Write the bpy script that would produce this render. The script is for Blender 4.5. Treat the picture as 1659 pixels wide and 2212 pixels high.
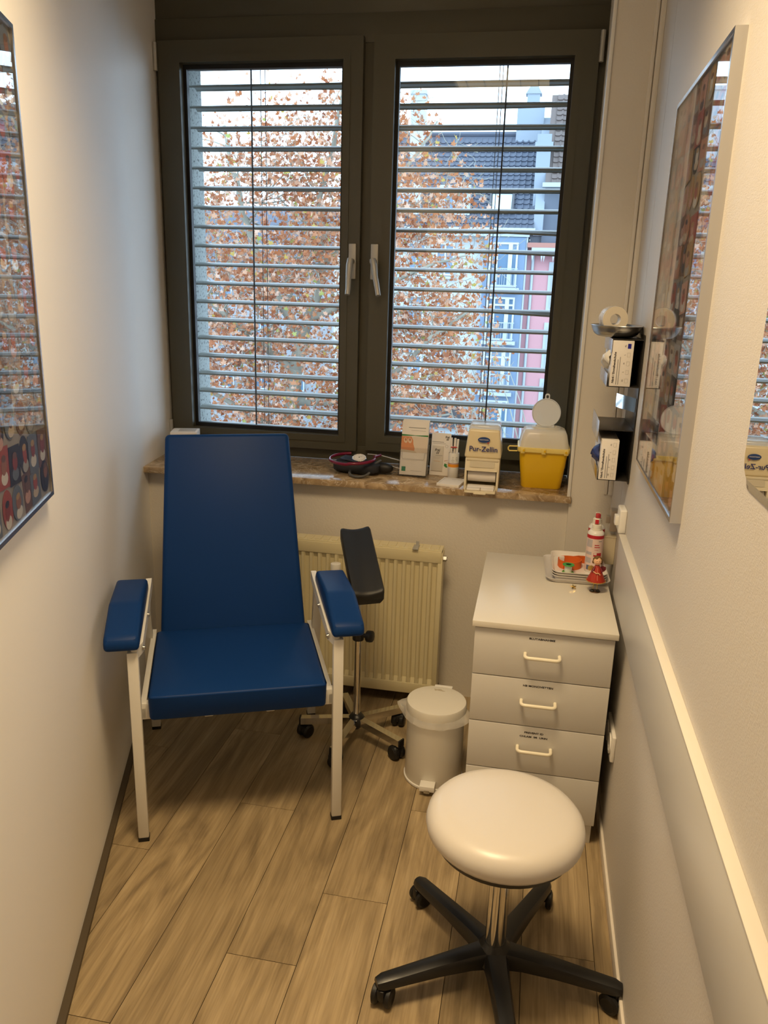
import bpy, bmesh, math, random
from mathutils import Vector, Matrix

# ------------------------------------------------------------------ scene, camera, light
for o in list(bpy.data.objects):
    bpy.data.objects.remove(o, do_unlink=True)
scene = bpy.context.scene
COL = scene.collection
PI = math.pi
R = math.radians

cam_d = bpy.data.cameras.new('camera')
cam = bpy.data.objects.new('camera', cam_d)
COL.objects.link(cam)
cam_d.sensor_fit = 'VERTICAL'
cam_d.sensor_height = 36.0
cam_d.sensor_width = 27.0
cam_d.lens = 1704.04 / 2212 * 36.0
cam_d.clip_start = 0.02
cam_d.clip_end = 400
_r = Vector((0.981498, 0.189295, 0.028803))
_u = Vector((-0.078847, 0.262493, 0.961707))
_f = Vector((-0.174486, 0.946184, -0.272561))
cm = Matrix((( _r.x, _u.x, -_f.x, 0.0), (_r.y, _u.y, -_f.y, 0.0), (_r.z, _u.z, -_f.z, 1.6), (0, 0, 0, 1)))
cam.matrix_world = cm
scene.camera = cam

vs = scene.view_settings
vs.view_transform = 'Standard'
try:
    vs.look = 'None'
except Exception:
    pass
vs.gamma = 1.0
vs.use_curve_mapping = False
vs.exposure = 0.0

world = bpy.data.worlds.new('overcast_sky')
scene.world = world
world.use_nodes = True
bg = world.node_tree.nodes['Background']
bg.inputs['Color'].default_value = (0.63, 0.815, 1.0, 1)
bg.inputs['Strength'].default_value = 4.4

LAMP = (-0.34, 1.22, 2.83)
la = bpy.data.lights.new('ceiling_lamp_light', 'AREA')
la.shape = 'RECTANGLE'
la.size = 0.56
la.size_y = 0.56
la.energy = 24.0
la.color = (1.0, 0.745, 0.425)
la.spread = R(124)
lo = bpy.data.objects.new('ceiling_lamp_light', la)
COL.objects.link(lo)
lo.location = LAMP

random.seed(7)

# ------------------------------------------------------------------ materials
MATS = {}

def nodes_of(m):
    m.use_nodes = True
    return m.node_tree.nodes, m.node_tree.links

def mat(name, color, rough=0.5, metal=0.0, spec=0.5, bump=None, var=None, coat=0.0, trans=0.0, alpha=1.0, emit=None, coords='Object'):
    """bump=(scale, strength, detail); var=(scale, other colour, amount)"""
    if name in MATS:
        return MATS[name]
    m = bpy.data.materials.new(name)
    n, l = nodes_of(m)
    b = n['Principled BSDF']
    b.inputs['Base Color'].default_value = (*color, 1)
    b.inputs['Roughness'].default_value = rough
    b.inputs['Metallic'].default_value = metal
    b.inputs['Specular IOR Level'].default_value = spec
    b.inputs['Coat Weight'].default_value = coat
    b.inputs['Coat Roughness'].default_value = 0.1
    b.inputs['Transmission Weight'].default_value = trans
    b.inputs['Alpha'].default_value = alpha
    if emit:
        b.inputs['Emission Color'].default_value = (*emit[0], 1)
        b.inputs['Emission Strength'].default_value = emit[1]
    if bump or var:
        tc = n.new('ShaderNodeTexCoord')
    if bump:
        t = n.new('ShaderNodeTexNoise')
        t.inputs['Scale'].default_value = bump[0]
        t.inputs['Detail'].default_value = bump[2] if len(bump) > 2 else 3
        bp = n.new('ShaderNodeBump')
        bp.inputs['Strength'].default_value = bump[1]
        bp.inputs['Distance'].default_value = 0.002
        l.new(tc.outputs[coords], t.inputs['Vector'])
        l.new(t.outputs['Fac'], bp.inputs['Height'])
        l.new(bp.outputs['Normal'], b.inputs['Normal'])
    if var:
        t = n.new('ShaderNodeTexNoise')
        t.inputs['Scale'].default_value = var[0]
        t.inputs['Detail'].default_value = 4
        mx = n.new('ShaderNodeMix')
        mx.data_type = 'RGBA'
        mr = n.new('ShaderNodeMapRange')
        mr.inputs['From Min'].default_value = 0.35
        mr.inputs['From Max'].default_value = 0.65
        mr.inputs['To Max'].default_value = var[2]
        l.new(tc.outputs[coords], t.inputs['Vector'])
        l.new(t.outputs['Fac'], mr.inputs['Value'])
        l.new(mr.outputs['Result'], mx.inputs['Factor'])
        mx.inputs['A'].default_value = (*color, 1)
        mx.inputs['B'].default_value = (*var[1], 1)
        l.new(mx.outputs['Result'], b.inputs['Base Color'])
    MATS[name] = m
    return m

def glass_mat(name, tint=(1, 1, 1), ior=1.5, rough=0.0, extra=0.0):
    if name in MATS:
        return MATS[name]
    m = bpy.data.materials.new(name)
    n, l = nodes_of(m)
    n.remove(n['Principled BSDF'])
    out = n['Material Output']
    tr = n.new('ShaderNodeBsdfTransparent')
    tr.inputs['Color'].default_value = (*tint, 1)
    gl = n.new('ShaderNodeBsdfGlossy')
    gl.inputs['Roughness'].default_value = rough
    fr = n.new('ShaderNodeFresnel')
    ge = n.new('ShaderNodeNewGeometry')
    mr = n.new('ShaderNodeMapRange')           # the fresnel node inverts the index on back faces: undo that
    mr.inputs['To Min'].default_value = ior
    mr.inputs['To Max'].default_value = 1.0 / ior
    l.new(ge.outputs['Backfacing'], mr.inputs['Value'])
    l.new(mr.outputs['Result'], fr.inputs['IOR'])
    mx = n.new('ShaderNodeMixShader')
    if extra:
        ad = n.new('ShaderNodeMath')
        ad.operation = 'ADD'
        ad.use_clamp = True
        ad.inputs[1].default_value = extra
        l.new(fr.outputs[0], ad.inputs[0])
        l.new(ad.outputs[0], mx.inputs[0])
    else:
        l.new(fr.outputs[0], mx.inputs[0])
    l.new(tr.outputs[0], mx.inputs[1])
    l.new(gl.outputs[0], mx.inputs[2])
    l.new(mx.outputs[0], out.inputs['Surface'])
    MATS[name] = m
    return m

def sheer_mat(name, color, opacity, rough=0.25):
    """translucent plastic: diffuse/translucent shell that partly lets one see through"""
    if name in MATS:
        return MATS[name]
    m = bpy.data.materials.new(name)
    n, l = nodes_of(m)
    b = n['Principled BSDF']
    b.inputs['Base Color'].default_value = (*color, 1)
    b.inputs['Roughness'].default_value = rough
    b.inputs['Alpha'].default_value = opacity
    MATS[name] = m
    return m

def wood_mat():
    m = bpy.data.materials.new('oak_vinyl')
    n, l = nodes_of(m)
    b = n['Principled BSDF']
    b.inputs['Roughness'].default_value = 0.42
    b.inputs['Specular IOR Level'].default_value = 0.35
    tc = n.new('ShaderNodeTexCoord')
    oi = n.new('ShaderNodeObjectInfo')
    mul = n.new('ShaderNodeVectorMath'); mul.operation = 'SCALE'
    cmb = n.new('ShaderNodeCombineXYZ')
    for i in range(3):
        l.new(oi.outputs['Random'], cmb.inputs[i])
    l.new(cmb.outputs[0], mul.inputs[0]); mul.inputs['Scale'].default_value = 37.0
    add = n.new('ShaderNodeVectorMath'); add.operation = 'ADD'
    l.new(tc.outputs['Object'], add.inputs[0]); l.new(mul.outputs[0], add.inputs[1])
    mp = n.new('ShaderNodeMapping'); mp.inputs['Scale'].default_value = (6.0, 1.1, 1)
    l.new(add.outputs[0], mp.inputs['Vector'])
    n1 = n.new('ShaderNodeTexNoise'); n1.inputs['Scale'].default_value = 1.6; n1.inputs['Detail'].default_value = 5
    n1.inputs['Distortion'].default_value = 2.2
    l.new(mp.outputs[0], n1.inputs['Vector'])
    mp2 = n.new('ShaderNodeMapping'); mp2.inputs['Scale'].default_value = (190, 6, 1)
    l.new(add.outputs[0], mp2.inputs['Vector'])
    n2 = n.new('ShaderNodeTexNoise'); n2.inputs['Scale'].default_value = 1.0; n2.inputs['Detail'].default_value = 4
    l.new(mp2.outputs[0], n2.inputs['Vector'])
    mp3 = n.new('ShaderNodeMapping'); mp3.inputs['Scale'].default_value = (9.0, 1.1, 1)
    l.new(add.outputs[0], mp3.inputs['Vector'])
    wv = n.new('ShaderNodeTexWave'); wv.wave_type = 'BANDS'; wv.bands_direction = 'X'
    wv.inputs['Scale'].default_value = 0.8; wv.inputs['Distortion'].default_value = 14.0
    wv.inputs['Detail'].default_value = 3.0; wv.inputs['Detail Scale'].default_value = 0.7
    l.new(mp3.outputs[0], wv.inputs['Vector'])
    cr = n.new('ShaderNodeValToRGB')
    cr.color_ramp.elements[0].position = 0.28; cr.color_ramp.elements[0].color = (0.225, 0.165, 0.095, 1)
    cr.color_ramp.elements[1].position = 0.72; cr.color_ramp.elements[1].color = (0.475, 0.362, 0.212, 1)
    e = cr.color_ramp.elements.new(0.5); e.color = (0.375, 0.280, 0.158, 1)
    l.new(n1.outputs['Fac'], cr.inputs['Fac'])
    mx = n.new('ShaderNodeMix'); mx.data_type = 'RGBA'; mx.blend_type = 'MULTIPLY'; mx.inputs['Factor'].default_value = 0.5
    cr2 = n.new('ShaderNodeValToRGB')
    cr2.color_ramp.elements[0].position = 0.3; cr2.color_ramp.elements[0].color = (0.56, 0.53, 0.50, 1)
    cr2.color_ramp.elements[1].position = 0.62; cr2.color_ramp.elements[1].color = (1.05, 1.05, 1.05, 1)
    l.new(n2.outputs['Fac'], cr2.inputs['Fac'])
    l.new(cr.outputs['Color'], mx.inputs['A']); l.new(cr2.outputs['Color'], mx.inputs['B'])
    mx2 = n.new('ShaderNodeMix'); mx2.data_type = 'RGBA'; mx2.blend_type = 'MULTIPLY'; mx2.inputs['Factor'].default_value = 0.10
    l.new(mx.outputs['Result'], mx2.inputs['A']); l.new(wv.outputs['Color'], mx2.inputs['B'])
    hs = n.new('ShaderNodeHueSaturation')
    mr = n.new('ShaderNodeMapRange'); mr.inputs['To Min'].default_value = 0.90; mr.inputs['To Max'].default_value = 1.12
    l.new(oi.outputs['Random'], mr.inputs['Value']); l.new(mr.outputs['Result'], hs.inputs['Value'])
    l.new(mx2.outputs['Result'], hs.inputs['Color'])
    l.new(hs.outputs['Color'], b.inputs['Base Color'])
    bp = n.new('ShaderNodeBump'); bp.inputs['Strength'].default_value = 0.12; bp.inputs['Distance'].default_value = 0.001
    l.new(n2.outputs['Fac'], bp.inputs['Height']); l.new(bp.outputs['Normal'], b.inputs['Normal'])
    MATS['oak_vinyl'] = m
    return m

def marble_mat():
    m = bpy.data.materials.new('brown_marble')
    n, l = nodes_of(m)
    b = n['Principled BSDF']
    b.inputs['Roughness'].default_value = 0.16
    tc = n.new('ShaderNodeTexCoord')
    n1 = n.new('ShaderNodeTexNoise'); n1.inputs['Scale'].default_value = 16; n1.inputs['Detail'].default_value = 8; n1.inputs['Distortion'].default_value = 1.5
    l.new(tc.outputs['Object'], n1.inputs['Vector'])
    cr = n.new('ShaderNodeValToRGB')
    cr.color_ramp.elements[0].position = 0.30; cr.color_ramp.elements[0].color = (0.235, 0.155, 0.080, 1)
    cr.color_ramp.elements[1].position = 0.72; cr.color_ramp.elements[1].color = (0.60, 0.44, 0.265, 1)
    l.new(n1.outputs['Fac'], cr.inputs['Fac'])
    n2 = n.new('ShaderNodeTexNoise'); n2.inputs['Scale'].default_value = 6; n2.inputs['Detail'].default_value = 6; n2.inputs['Distortion'].default_value = 3.0
    l.new(tc.outputs['Object'], n2.inputs['Vector'])
    cr2 = n.new('ShaderNodeValToRGB')
    cr2.color_ramp.elements[0].position = 0.485; cr2.color_ramp.elements[0].color = (0, 0, 0, 1)
    cr2.color_ramp.elements[1].position = 0.515; cr2.color_ramp.elements[1].color = (0, 0, 0, 1)
    e = cr2.color_ramp.elements.new(0.5); e.color = (0.8, 0.8, 0.8, 1)
    l.new(n2.outputs['Fac'], cr2.inputs['Fac'])
    mx = n.new('ShaderNodeMix'); mx.data_type = 'RGBA'
    l.new(cr2.outputs['Color'], mx.inputs['Factor'])
    l.new(cr.outputs['Color'], mx.inputs['A']); mx.inputs['B'].default_value = (0.74, 0.62, 0.47, 1)
    l.new(mx.outputs['Result'], b.inputs['Base Color'])
    MATS['brown_marble'] = m
    return m

def weave_wall_mat():
    """painted glass-fibre wallpaper: fine woven relief"""
    m = bpy.data.materials.new('woven_wallpaper')
    n, l = nodes_of(m)
    b = n['Principled BSDF']
    b.inputs['Base Color'].default_value = (0.64, 0.605, 0.565, 1)
    b.inputs['Roughness'].default_value = 0.55
    tc = n.new('ShaderNodeTexCoord')
    mp = n.new('ShaderNodeMapping'); mp.inputs['Scale'].default_value = (1, 150, 420)
    l.new(tc.outputs['Object'], mp.inputs['Vector'])
    t = n.new('ShaderNodeTexNoise'); t.inputs['Scale'].default_value = 1.0; t.inputs['Detail'].default_value = 3
    l.new(mp.outputs[0], t.inputs['Vector'])
    mp2 = n.new('ShaderNodeMapping'); mp2.inputs['Scale'].default_value = (1, 420, 120)
    l.new(tc.outputs['Object'], mp2.inputs['Vector'])
    t2 = n.new('ShaderNodeTexNoise'); t2.inputs['Scale'].default_value = 1.0; t2.inputs['Detail'].default_value = 3
    l.new(mp2.outputs[0], t2.inputs['Vector'])
    ad = n.new('ShaderNodeMath'); ad.operation = 'ADD'
    l.new(t.outputs['Fac'], ad.inputs[0]); l.new(t2.outputs['Fac'], ad.inputs[1])
    bp = n.new('ShaderNodeBump'); bp.inputs['Strength'].default_value = 0.35; bp.inputs['Distance'].default_value = 0.0015
    l.new(ad.outputs[0], bp.inputs['Height']); l.new(bp.outputs['Normal'], b.inputs['Normal'])
    MATS['woven_wallpaper'] = m
    return m

def concrete_mat():
    m = bpy.data.materials.new('exposed_aggregate')
    n, l = nodes_of(m)
    b = n['Principled BSDF']; b.inputs['Roughness'].default_value = 0.9
    tc = n.new('ShaderNodeTexCoord')
    t = n.new('ShaderNodeTexNoise'); t.inputs['Scale'].default_value = 90; t.inputs['Detail'].default_value = 4
    l.new(tc.outputs['Object'], t.inputs['Vector'])
    cr = n.new('ShaderNodeValToRGB')
    cr.color_ramp.elements[0].position = 0.33; cr.color_ramp.elements[0].color = (0.075, 0.08, 0.08, 1)
    cr.color_ramp.elements[1].position = 0.46; cr.color_ramp.elements[1].color = (0.30, 0.32, 0.305, 1)
    l.new(t.outputs['Fac'], cr.inputs['Fac']); l.new(cr.outputs['Color'], b.inputs['Base Color'])
    MATS['exposed_aggregate'] = m
    return m

wood_mat(); marble_mat(); weave_wall_mat(); concrete_mat()
M_OAK = MATS['oak_vinyl']; M_MARBLE = MATS['brown_marble']; M_WEAVE = MATS['woven_wallpaper']; M_CONC = MATS['exposed_aggregate']
M_WALL = mat('cream_wall_paint', (0.77, 0.73, 0.67), 0.6, bump=(60, 0.04, 3))
M_INGRAIN = mat('ingrain_wallpaper', (0.74, 0.69, 0.61), 0.65, bump=(140, 0.45, 4))
M_CEIL = mat('white_ceiling_paint', (0.82, 0.80, 0.76), 0.8)
M_OLIVE = mat('olive_window_lacquer', (0.072, 0.066, 0.045), 0.38, bump=(400, 0.03))
M_BLACK = mat('black_rubber', (0.006, 0.006, 0.007), 0.5)
M_BLKPLA = mat('black_plastic', (0.013, 0.013, 0.014), 0.33, bump=(900, 0.08))
M_BLUE = mat('blue_leatherette', (0.0060, 0.034, 0.140), 0.40, spec=0.10, bump=(700, 0.10, 2))
M_WHITEMETAL = mat('white_powder_coat', (0.74, 0.72, 0.67), 0.35)
M_WHITEPLA = mat('white_plastic', (0.82, 0.80, 0.76), 0.3)
M_CREAMPLA = mat('cream_plastic', (0.78, 0.69, 0.50), 0.35)
M_BIN = mat('white_bin_lacquer', (0.76, 0.73, 0.66), 0.28)
M_CABINET = mat('white_melamine_dimmed', (0.655, 0.635, 0.60), 0.42)  # fronts darkened in colour to imitate lamp light grazing the upright faces
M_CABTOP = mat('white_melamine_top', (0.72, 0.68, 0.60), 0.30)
M_HANDLE = mat('cream_white_handle', (0.88, 0.82, 0.66), 0.2)
M_CHROME = mat('chrome', (0.75, 0.74, 0.72), 0.10, metal=1.0)
M_STEEL = mat('brushed_steel', (0.55, 0.55, 0.55), 0.28, metal=1.0)
M_POLISHED = mat('polished_steel', (0.42, 0.42, 0.43), 0.07, metal=1.0)
M_ALU = mat('brushed_aluminium', (0.66, 0.66, 0.67), 0.25, metal=1.0)
M_SATIN = mat('satin_aluminium', (0.50, 0.49, 0.46), 0.45, metal=0.55)
M_RAD = mat('cream_radiator_enamel', (0.70, 0.62, 0.39), 0.32)
M_STOOL = mat('white_stool_vinyl', (0.67, 0.63, 0.585), 0.32, bump=(500, 0.05))
M_PAPER = mat('white_paper', (0.82, 0.78, 0.74), 0.6)
M_DARK = mat('dark_print', (0.03, 0.025, 0.03), 0.6)
M_GREYPRINT = mat('grey_print', (0.30, 0.29, 0.28), 0.6)
M_FAINT = mat('faint_grey_print', (0.52, 0.49, 0.46), 0.6)
M_NAVY = mat('navy_print', (0.012, 0.02, 0.16), 0.45)
M_GLASS = glass_mat('window_glass', (0.97, 0.99, 1.0), 1.45)
M_PICGLASS = glass_mat('picture_glass', (0.98, 0.98, 0.98), 1.52, 0.0, 0.03)
M_ACRYL = glass_mat('clear_acrylic', (0.95, 0.95, 0.95), 1.35)
M_MIRROR = mat('mirror_silver', (0.92, 0.93, 0.93), 0.005, metal=1.0)

# ------------------------------------------------------------------ mesh builder
class B:
    def __init__(s):
        s.bm = bmesh.new()
        s.mi = 0

    def _take(s, t, M=None):
        vm = {}
        for v in t.verts:
            vm[v] = s.bm.verts.new(M @ v.co if M is not None else v.co)
        for f in t.faces:
            try:
                nf = s.bm.faces.new([vm[v] for v in f.verts])
                nf.material_index = s.mi
            except ValueError:
                pass
        t.free()
        return s

    def box(s, c, size, bev=0.0, seg=2, M=None, taper=None):
        t = bmesh.new()
        bmesh.ops.create_cube(t, size=1.0)
        for v in t.verts:
            v.co = Vector((v.co.x * size[0], v.co.y * size[1], v.co.z * size[2]))
            if taper and v.co.z > 0:
                v.co.x *= taper[0]; v.co.y *= taper[1]
        if bev > 0:
            bmesh.ops.bevel(t, geom=list(t.edges), offset=bev, segments=seg, affect='EDGES', profile=0.5)
        T = Matrix.Translation(Vector(c))
        return s._take(t, (M @ T) if M is not None else T)

    def cyl(s, p0, p1, r0, r1=None, n=16, bev=0.0):
        p0 = Vector(p0); p1 = Vector(p1)
        if r1 is None:
            r1 = r0
        d = p1 - p0
        L = d.length
        t = bmesh.new()
        bmesh.ops.create_cone(t, cap_ends=True, segments=n, radius1=r0, radius2=r1, depth=L)
        if bev > 0:
            es = [e for e in t.edges if len(e.link_faces) == 2 and any(len(f.verts) > 4 for f in e.link_faces)]
            bmesh.ops.bevel(t, geom=es, offset=bev, segments=2, affect='EDGES', profile=0.5)
        q = Vector((0, 0, 1)).rotation_difference(d.normalized()).to_matrix().to_4x4()
        return s._take(t, Matrix.Translation((p0 + p1) / 2) @ q)

    def ball(s, c, r, seg=16, ring=10, M=None):
        t = bmesh.new()
        bmesh.ops.create_uvsphere(t, u_segments=seg, v_segments=ring, radius=1.0)
        rr = (r, r, r) if isinstance(r, (int, float)) else r
        T = Matrix.Translation(Vector(c)) @ Matrix.Diagonal((*rr, 1))
        return s._take(t, (M @ T) if M is not None else T)

    def tube(s, pts, r, n=8, closed=False, sq=None):
        """sweep a circle (or a rectangle sq=(w,h)) along pts"""
        pts = [Vector(p) for p in pts]
        N = len(pts)
        rings = []
        up = Vector((0, 0, 1))
        prev = None
        for i, p in enumerate(pts):
            if closed:
                d = (pts[(i + 1) % N] - pts[i - 1])
            else:
                d = pts[min(i + 1, N - 1)] - pts[max(i - 1, 0)]
            d.normalize()
            if prev is None:
                a = up.cross(d)
                if a.length < 1e-3:
                    a = Vector((1, 0, 0)).cross(d)
            else:
                a = prev - d * prev.dot(d)
            a.normalize()
            prev = a
            b = d.cross(a)
            rad = r[i] if isinstance(r, (list, tuple)) else r
            if sq:
                prof = [(-sq[0] / 2, -sq[1] / 2), (sq[0] / 2, -sq[1] / 2), (sq[0] / 2, sq[1] / 2), (-sq[0] / 2, sq[1] / 2)]
            else:
                prof = [(rad * math.cos(2 * PI * k / n), rad * math.sin(2 * PI * k / n)) for k in range(n)]
            rings.append([s.bm.verts.new(p + a * u + b * v) for u, v in prof])
        m = len(rings[0])
        for i in range(N if closed else N - 1):
            A = rings[i]; Bq = rings[(i + 1) % N]
            for k in range(m):
                f = s.bm.faces.new([A[k], A[(k + 1) % m], Bq[(k + 1) % m], Bq[k]])
                f.material_index = s.mi
        if not closed:
            for f in (s.bm.faces.new(list(reversed(rings[0]))), s.bm.faces.new(rings[-1])):
                f.material_index = s.mi
        return s

    def lathe(s, prof, n=28, c=(0, 0, 0), M=None, cap=True):
        c = Vector(c)
        rings = []
        for r, z in prof:
            if r < 1e-6:
                p = c + Vector((0, 0, z))
                rings.append([s.bm.verts.new(M @ p if M is not None else p)])
            else:
                ring = []
                for k in range(n):
                    p = c + Vector((r * math.cos(2 * PI * k / n), r * math.sin(2 * PI * k / n), z))
                    ring.append(s.bm.verts.new(M @ p if M is not None else p))
                rings.append(ring)
        for A, Bq in zip(rings, rings[1:]):
            for k in range(n):
                a0 = A[k % len(A)]; a1 = A[(k + 1) % len(A)]; b0 = Bq[k % len(Bq)]; b1 = Bq[(k + 1) % len(Bq)]
                vs_ = []
                for v in (a0, a1, b1, b0):
                    if v not in vs_:
                        vs_.append(v)
                if len(vs_) > 2:
                    f = s.bm.faces.new(vs_)
                    f.material_index = s.mi
        return s

    def prism(s, poly, z0, z1, M=None, bev=0.0, seg=2):
        """polygon in xy extruded from z0 to z1"""
        t = bmesh.new()
        lo_ = [t.verts.new((x, y, z0)) for x, y in poly]
        hi_ = [t.verts.new((x, y, z1)) for x, y in poly]
        t.faces.new(list(reversed(lo_)))
        t.faces.new(hi_)
        k = len(poly)
        for i in range(k):
            t.faces.new([lo_[i], lo_[(i + 1) % k], hi_[(i + 1) % k], hi_[i]])
        bmesh.ops.recalc_face_normals(t, faces=list(t.faces))
        if bev > 0:
            bmesh.ops.bevel(t, geom=list(t.edges), offset=bev, segments=seg, affect='EDGES', profile=0.5)
        return s._take(t, M)

    def face(s, pts):
        f = s.bm.faces.new([s.bm.verts.new(Vector(p)) for p in pts])
        f.material_index = s.mi
        return s

    def ring_slab(s, outer, inner, z0, z1, M=None):
        """frame between two loops of equal vertex count"""
        k = len(outer)
        t = bmesh.new()
        ol = [t.verts.new((x, y, z0)) for x, y in outer]; oh = [t.verts.new((x, y, z1)) for x, y in outer]
        il = [t.verts.new((x, y, z0)) for x, y in inner]; ih = [t.verts.new((x, y, z1)) for x, y in inner]
        for i in range(k):
            j = (i + 1) % k
            t.faces.new([ol[i], ol[j], oh[j], oh[i]])
            t.faces.new([il[j], il[i], ih[i], ih[j]])
            t.faces.new([oh[i], oh[j], ih[j], ih[i]])
            t.faces.new([ol[j], ol[i], il[i], il[j]])
        bmesh.ops.recalc_face_normals(t, faces=list(t.faces))
        return s._take(t, M)

    def mesh(s, name, smooth=38, recalc=True):
        if recalc:
            bmesh.ops.recalc_face_normals(s.bm, faces=list(s.bm.faces))
        me = bpy.data.meshes.new(name)
        s.bm.to_mesh(me)
        s.bm.free()
        if smooth:
            me.polygons.foreach_set('use_smooth', [True] * len(me.polygons))
            me.set_sharp_from_angle(angle=R(smooth))
        return me

    def obj(s, name, m, parent=None, smooth=38, recalc=True):
        me = s.mesh(name, smooth, recalc)
        for x in (m if isinstance(m, (list, tuple)) else [m]):
            me.materials.append(x)
        return link(name, me, parent)

def link(name, me, parent=None):
    o = bpy.data.objects.new(name, me)
    COL.objects.link(o)
    if parent is not None:
        o.parent = parent
    return o

def thing(name, label, cat, loc=(0, 0, 0), rotz=0.0, group=None):
    o = bpy.data.objects.new(name, None)
    o.empty_display_size = 0.05
    COL.objects.link(o)
    o.location = loc
    o.rotation_euler = (0, 0, rotz)
    return tag(o, label, cat, group)

def tag(o, label, cat, group=None):
    o['label'] = label
    o['category'] = cat
    if group:
        o['group'] = group
    return o

def structure(o):
    o['kind'] = 'structure'
    return o

def stuff(o):
    o['kind'] = 'stuff'
    return o

def rrect(w, h, r, n=5, cx=0.0, cy=0.0):
    pts = []
    for qx, qy, a0 in ((1, 1, 0), (-1, 1, 90), (-1, -1, 180), (1, -1, 270)):
        for k in range(n + 1):
            a = R(a0 + 90.0 * k / n)
            pts.append((cx + qx * (w / 2 - r) + r * math.cos(a), cy + qy * (h / 2 - r) + r * math.sin(a)))
    return pts

def text_obj(name, body, size, m, parent, M, align='CENTER', shear=0.0, bold=0.0):
    cu = bpy.data.curves.new('lettering', 'FONT')
    cu.body = body
    cu.size = size
    cu.align_x = align
    cu.align_y = 'CENTER'
    cu.shear = shear
    cu.offset = bold
    cu.resolution_u = 3
    tmp = bpy.data.objects.new('lettering', cu)
    COL.objects.link(tmp)
    dg = bpy.context.evaluated_depsgraph_get()
    me = bpy.data.meshes.new_from_object(tmp.evaluated_get(dg))
    bpy.data.objects.remove(tmp, do_unlink=True)
    me.transform(M)
    me.materials.clear()
    me.materials.append(m)
    return link(name, me, parent)

def T(x, y, z):
    return Matrix.Translation((x, y, z))

def RX(a): return Matrix.Rotation(a, 4, 'X')
def RY(a): return Matrix.Rotation(a, 4, 'Y')
def RZ(a): return Matrix.Rotation(a, 4, 'Z')
FRONT = RX(PI / 2)          # xy drawing plane -> xz plane that faces -y (towards the camera)

# ------------------------------------------------------------------ the room
TH = R(19.822)
CL = -0.4596
nL = Vector((math.cos(TH), math.sin(TH)))
def left_x(y):
    return (CL - nL.y * y) / nL.x
XR = 0.31
ZC = 2.90
YB = -0.60

def clip_left(poly):
    out = []
    for i in range(len(poly)):
        a = Vector(poly[i]); b = Vector(poly[(i + 1) % len(poly)])
        da = a.dot(nL) - CL; db = b.dot(nL) - CL
        if da >= 0:
            out.append((a.x, a.y))
        if da * db < 0:
            q = a + (b - a) * (da / (da - db))
            out.append((q.x, q.y))
    return out

floor = B().prism([(left_x(YB) - .1, YB), (XR + .1, YB), (XR + .1, 3.0), (left_x(3.0) - .1, 3.0)], -0.12, -0.007).obj(
    'floor', mat('dark_subfloor', (0.05, 0.035, 0.02), 0.8), smooth=0)
structure(floor)
joints = {-9: 0.62, -8: 2.30, -7: 1.795, -6: 1.255, -5: 2.063, -4: 1.494, -3: 1.741, -2: 0.93, -1: 2.35, 0: 1.667, 1: 1.1}
for k in range(-11, 2):
    x0 = 0.26 + 0.18 * (k - 1); x1 = x0 + 0.18
    x1 = min(x1, XR)
    if x0 >= XR:
        continue
    y = joints.get(k, 1.4)
    while y > YB:
        y -= 1.22
    y0 = y
    while y0 < 2.93:
        a = max(y0, YB); b_ = min(y0 + 1.22, 2.93)
        y0 += 1.22
        if b_ - a < 0.02:
            continue
        g = 0.0008
        poly = clip_left([(x0 + g, a + g), (x1 - g, a + g), (x1 - g, b_ - g), (x0 + g, b_ - g)])
        if len(poly) < 3:
            continue
        cx = sum(q[0] for q in poly) / len(poly); cy = sum(q[1] for q in poly) / len(poly)
        pl = B().prism([(q[0] - cx, q[1] - cy) for q in poly], -0.007, 0.0).obj('plank', M_OAK, floor, smooth=0)
        pl.location = (cx, cy, 0)

# left wall with the slanting reveal beside the window
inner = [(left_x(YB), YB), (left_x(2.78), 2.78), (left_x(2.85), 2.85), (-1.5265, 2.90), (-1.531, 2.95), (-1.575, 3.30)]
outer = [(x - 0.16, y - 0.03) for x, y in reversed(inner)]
wl = B().prism(inner + outer, -0.1, ZC).obj('wall_left', mat('daylit_wall_paint', (0.87, 0.85, 0.82), 0.6, bump=(60, 0.04, 3)), smooth=30)  # paint lightened and made more neutral in place of missing daylight
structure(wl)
# right wall: a long panel and a short one beyond a dark joint
b = B()
b.box(((XR + XR + .12) / 2, (YB + 2.628) / 2, (ZC - .1) / 2), (.12, 2.628 - YB, ZC + .1))
b.box(((XR + XR + .12) / 2, (2.632 + 2.92) / 2, (ZC - .1) / 2), (.12, 2.92 - 2.632, ZC + .1))
b.box((XR + .075, 2.63, (ZC - .1) / 2), (.10, .02, ZC + .1))
structure(b.obj('wall_right', M_WEAVE, smooth=0))
# window wall: parapet under the sill and the pier beside the window
b = B()
b.box((-0.71, 3.09, .379), (1.75, .33, .957))
structure(b.obj('wall_window', M_INGRAIN, smooth=0))
structure(B().box((0.295, 3.16, (ZC - .1) / 2), (.27, .52, ZC + .1)).obj('wall_pier', M_INGRAIN, smooth=0))
structure(B().box((0.156, 2.8985, 1.89), (.012, .012, 2.02), .002).obj('trim_1', M_WHITEPLA))
b = B().box((0.302, 2.892, 1.90), (.016, .016, 2.0), .002).box((0.285, 2.896, 1.90), (.012, .008, 2.0), .002)
structure(b.obj('trim_2', M_WALL))
structure(B().box(((left_x(YB) + XR) / 2, YB - .05, ZC / 2), (.75, .1, ZC)).obj('wall_back', mat('brown_door_fill_cut', (0.30, 0.20, 0.12), 0.5, var=(6, (0.24, 0.15, 0.09), .8)), smooth=0))  # unseen wall behind the camera, coloured dark to cut bounced fill light
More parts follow.
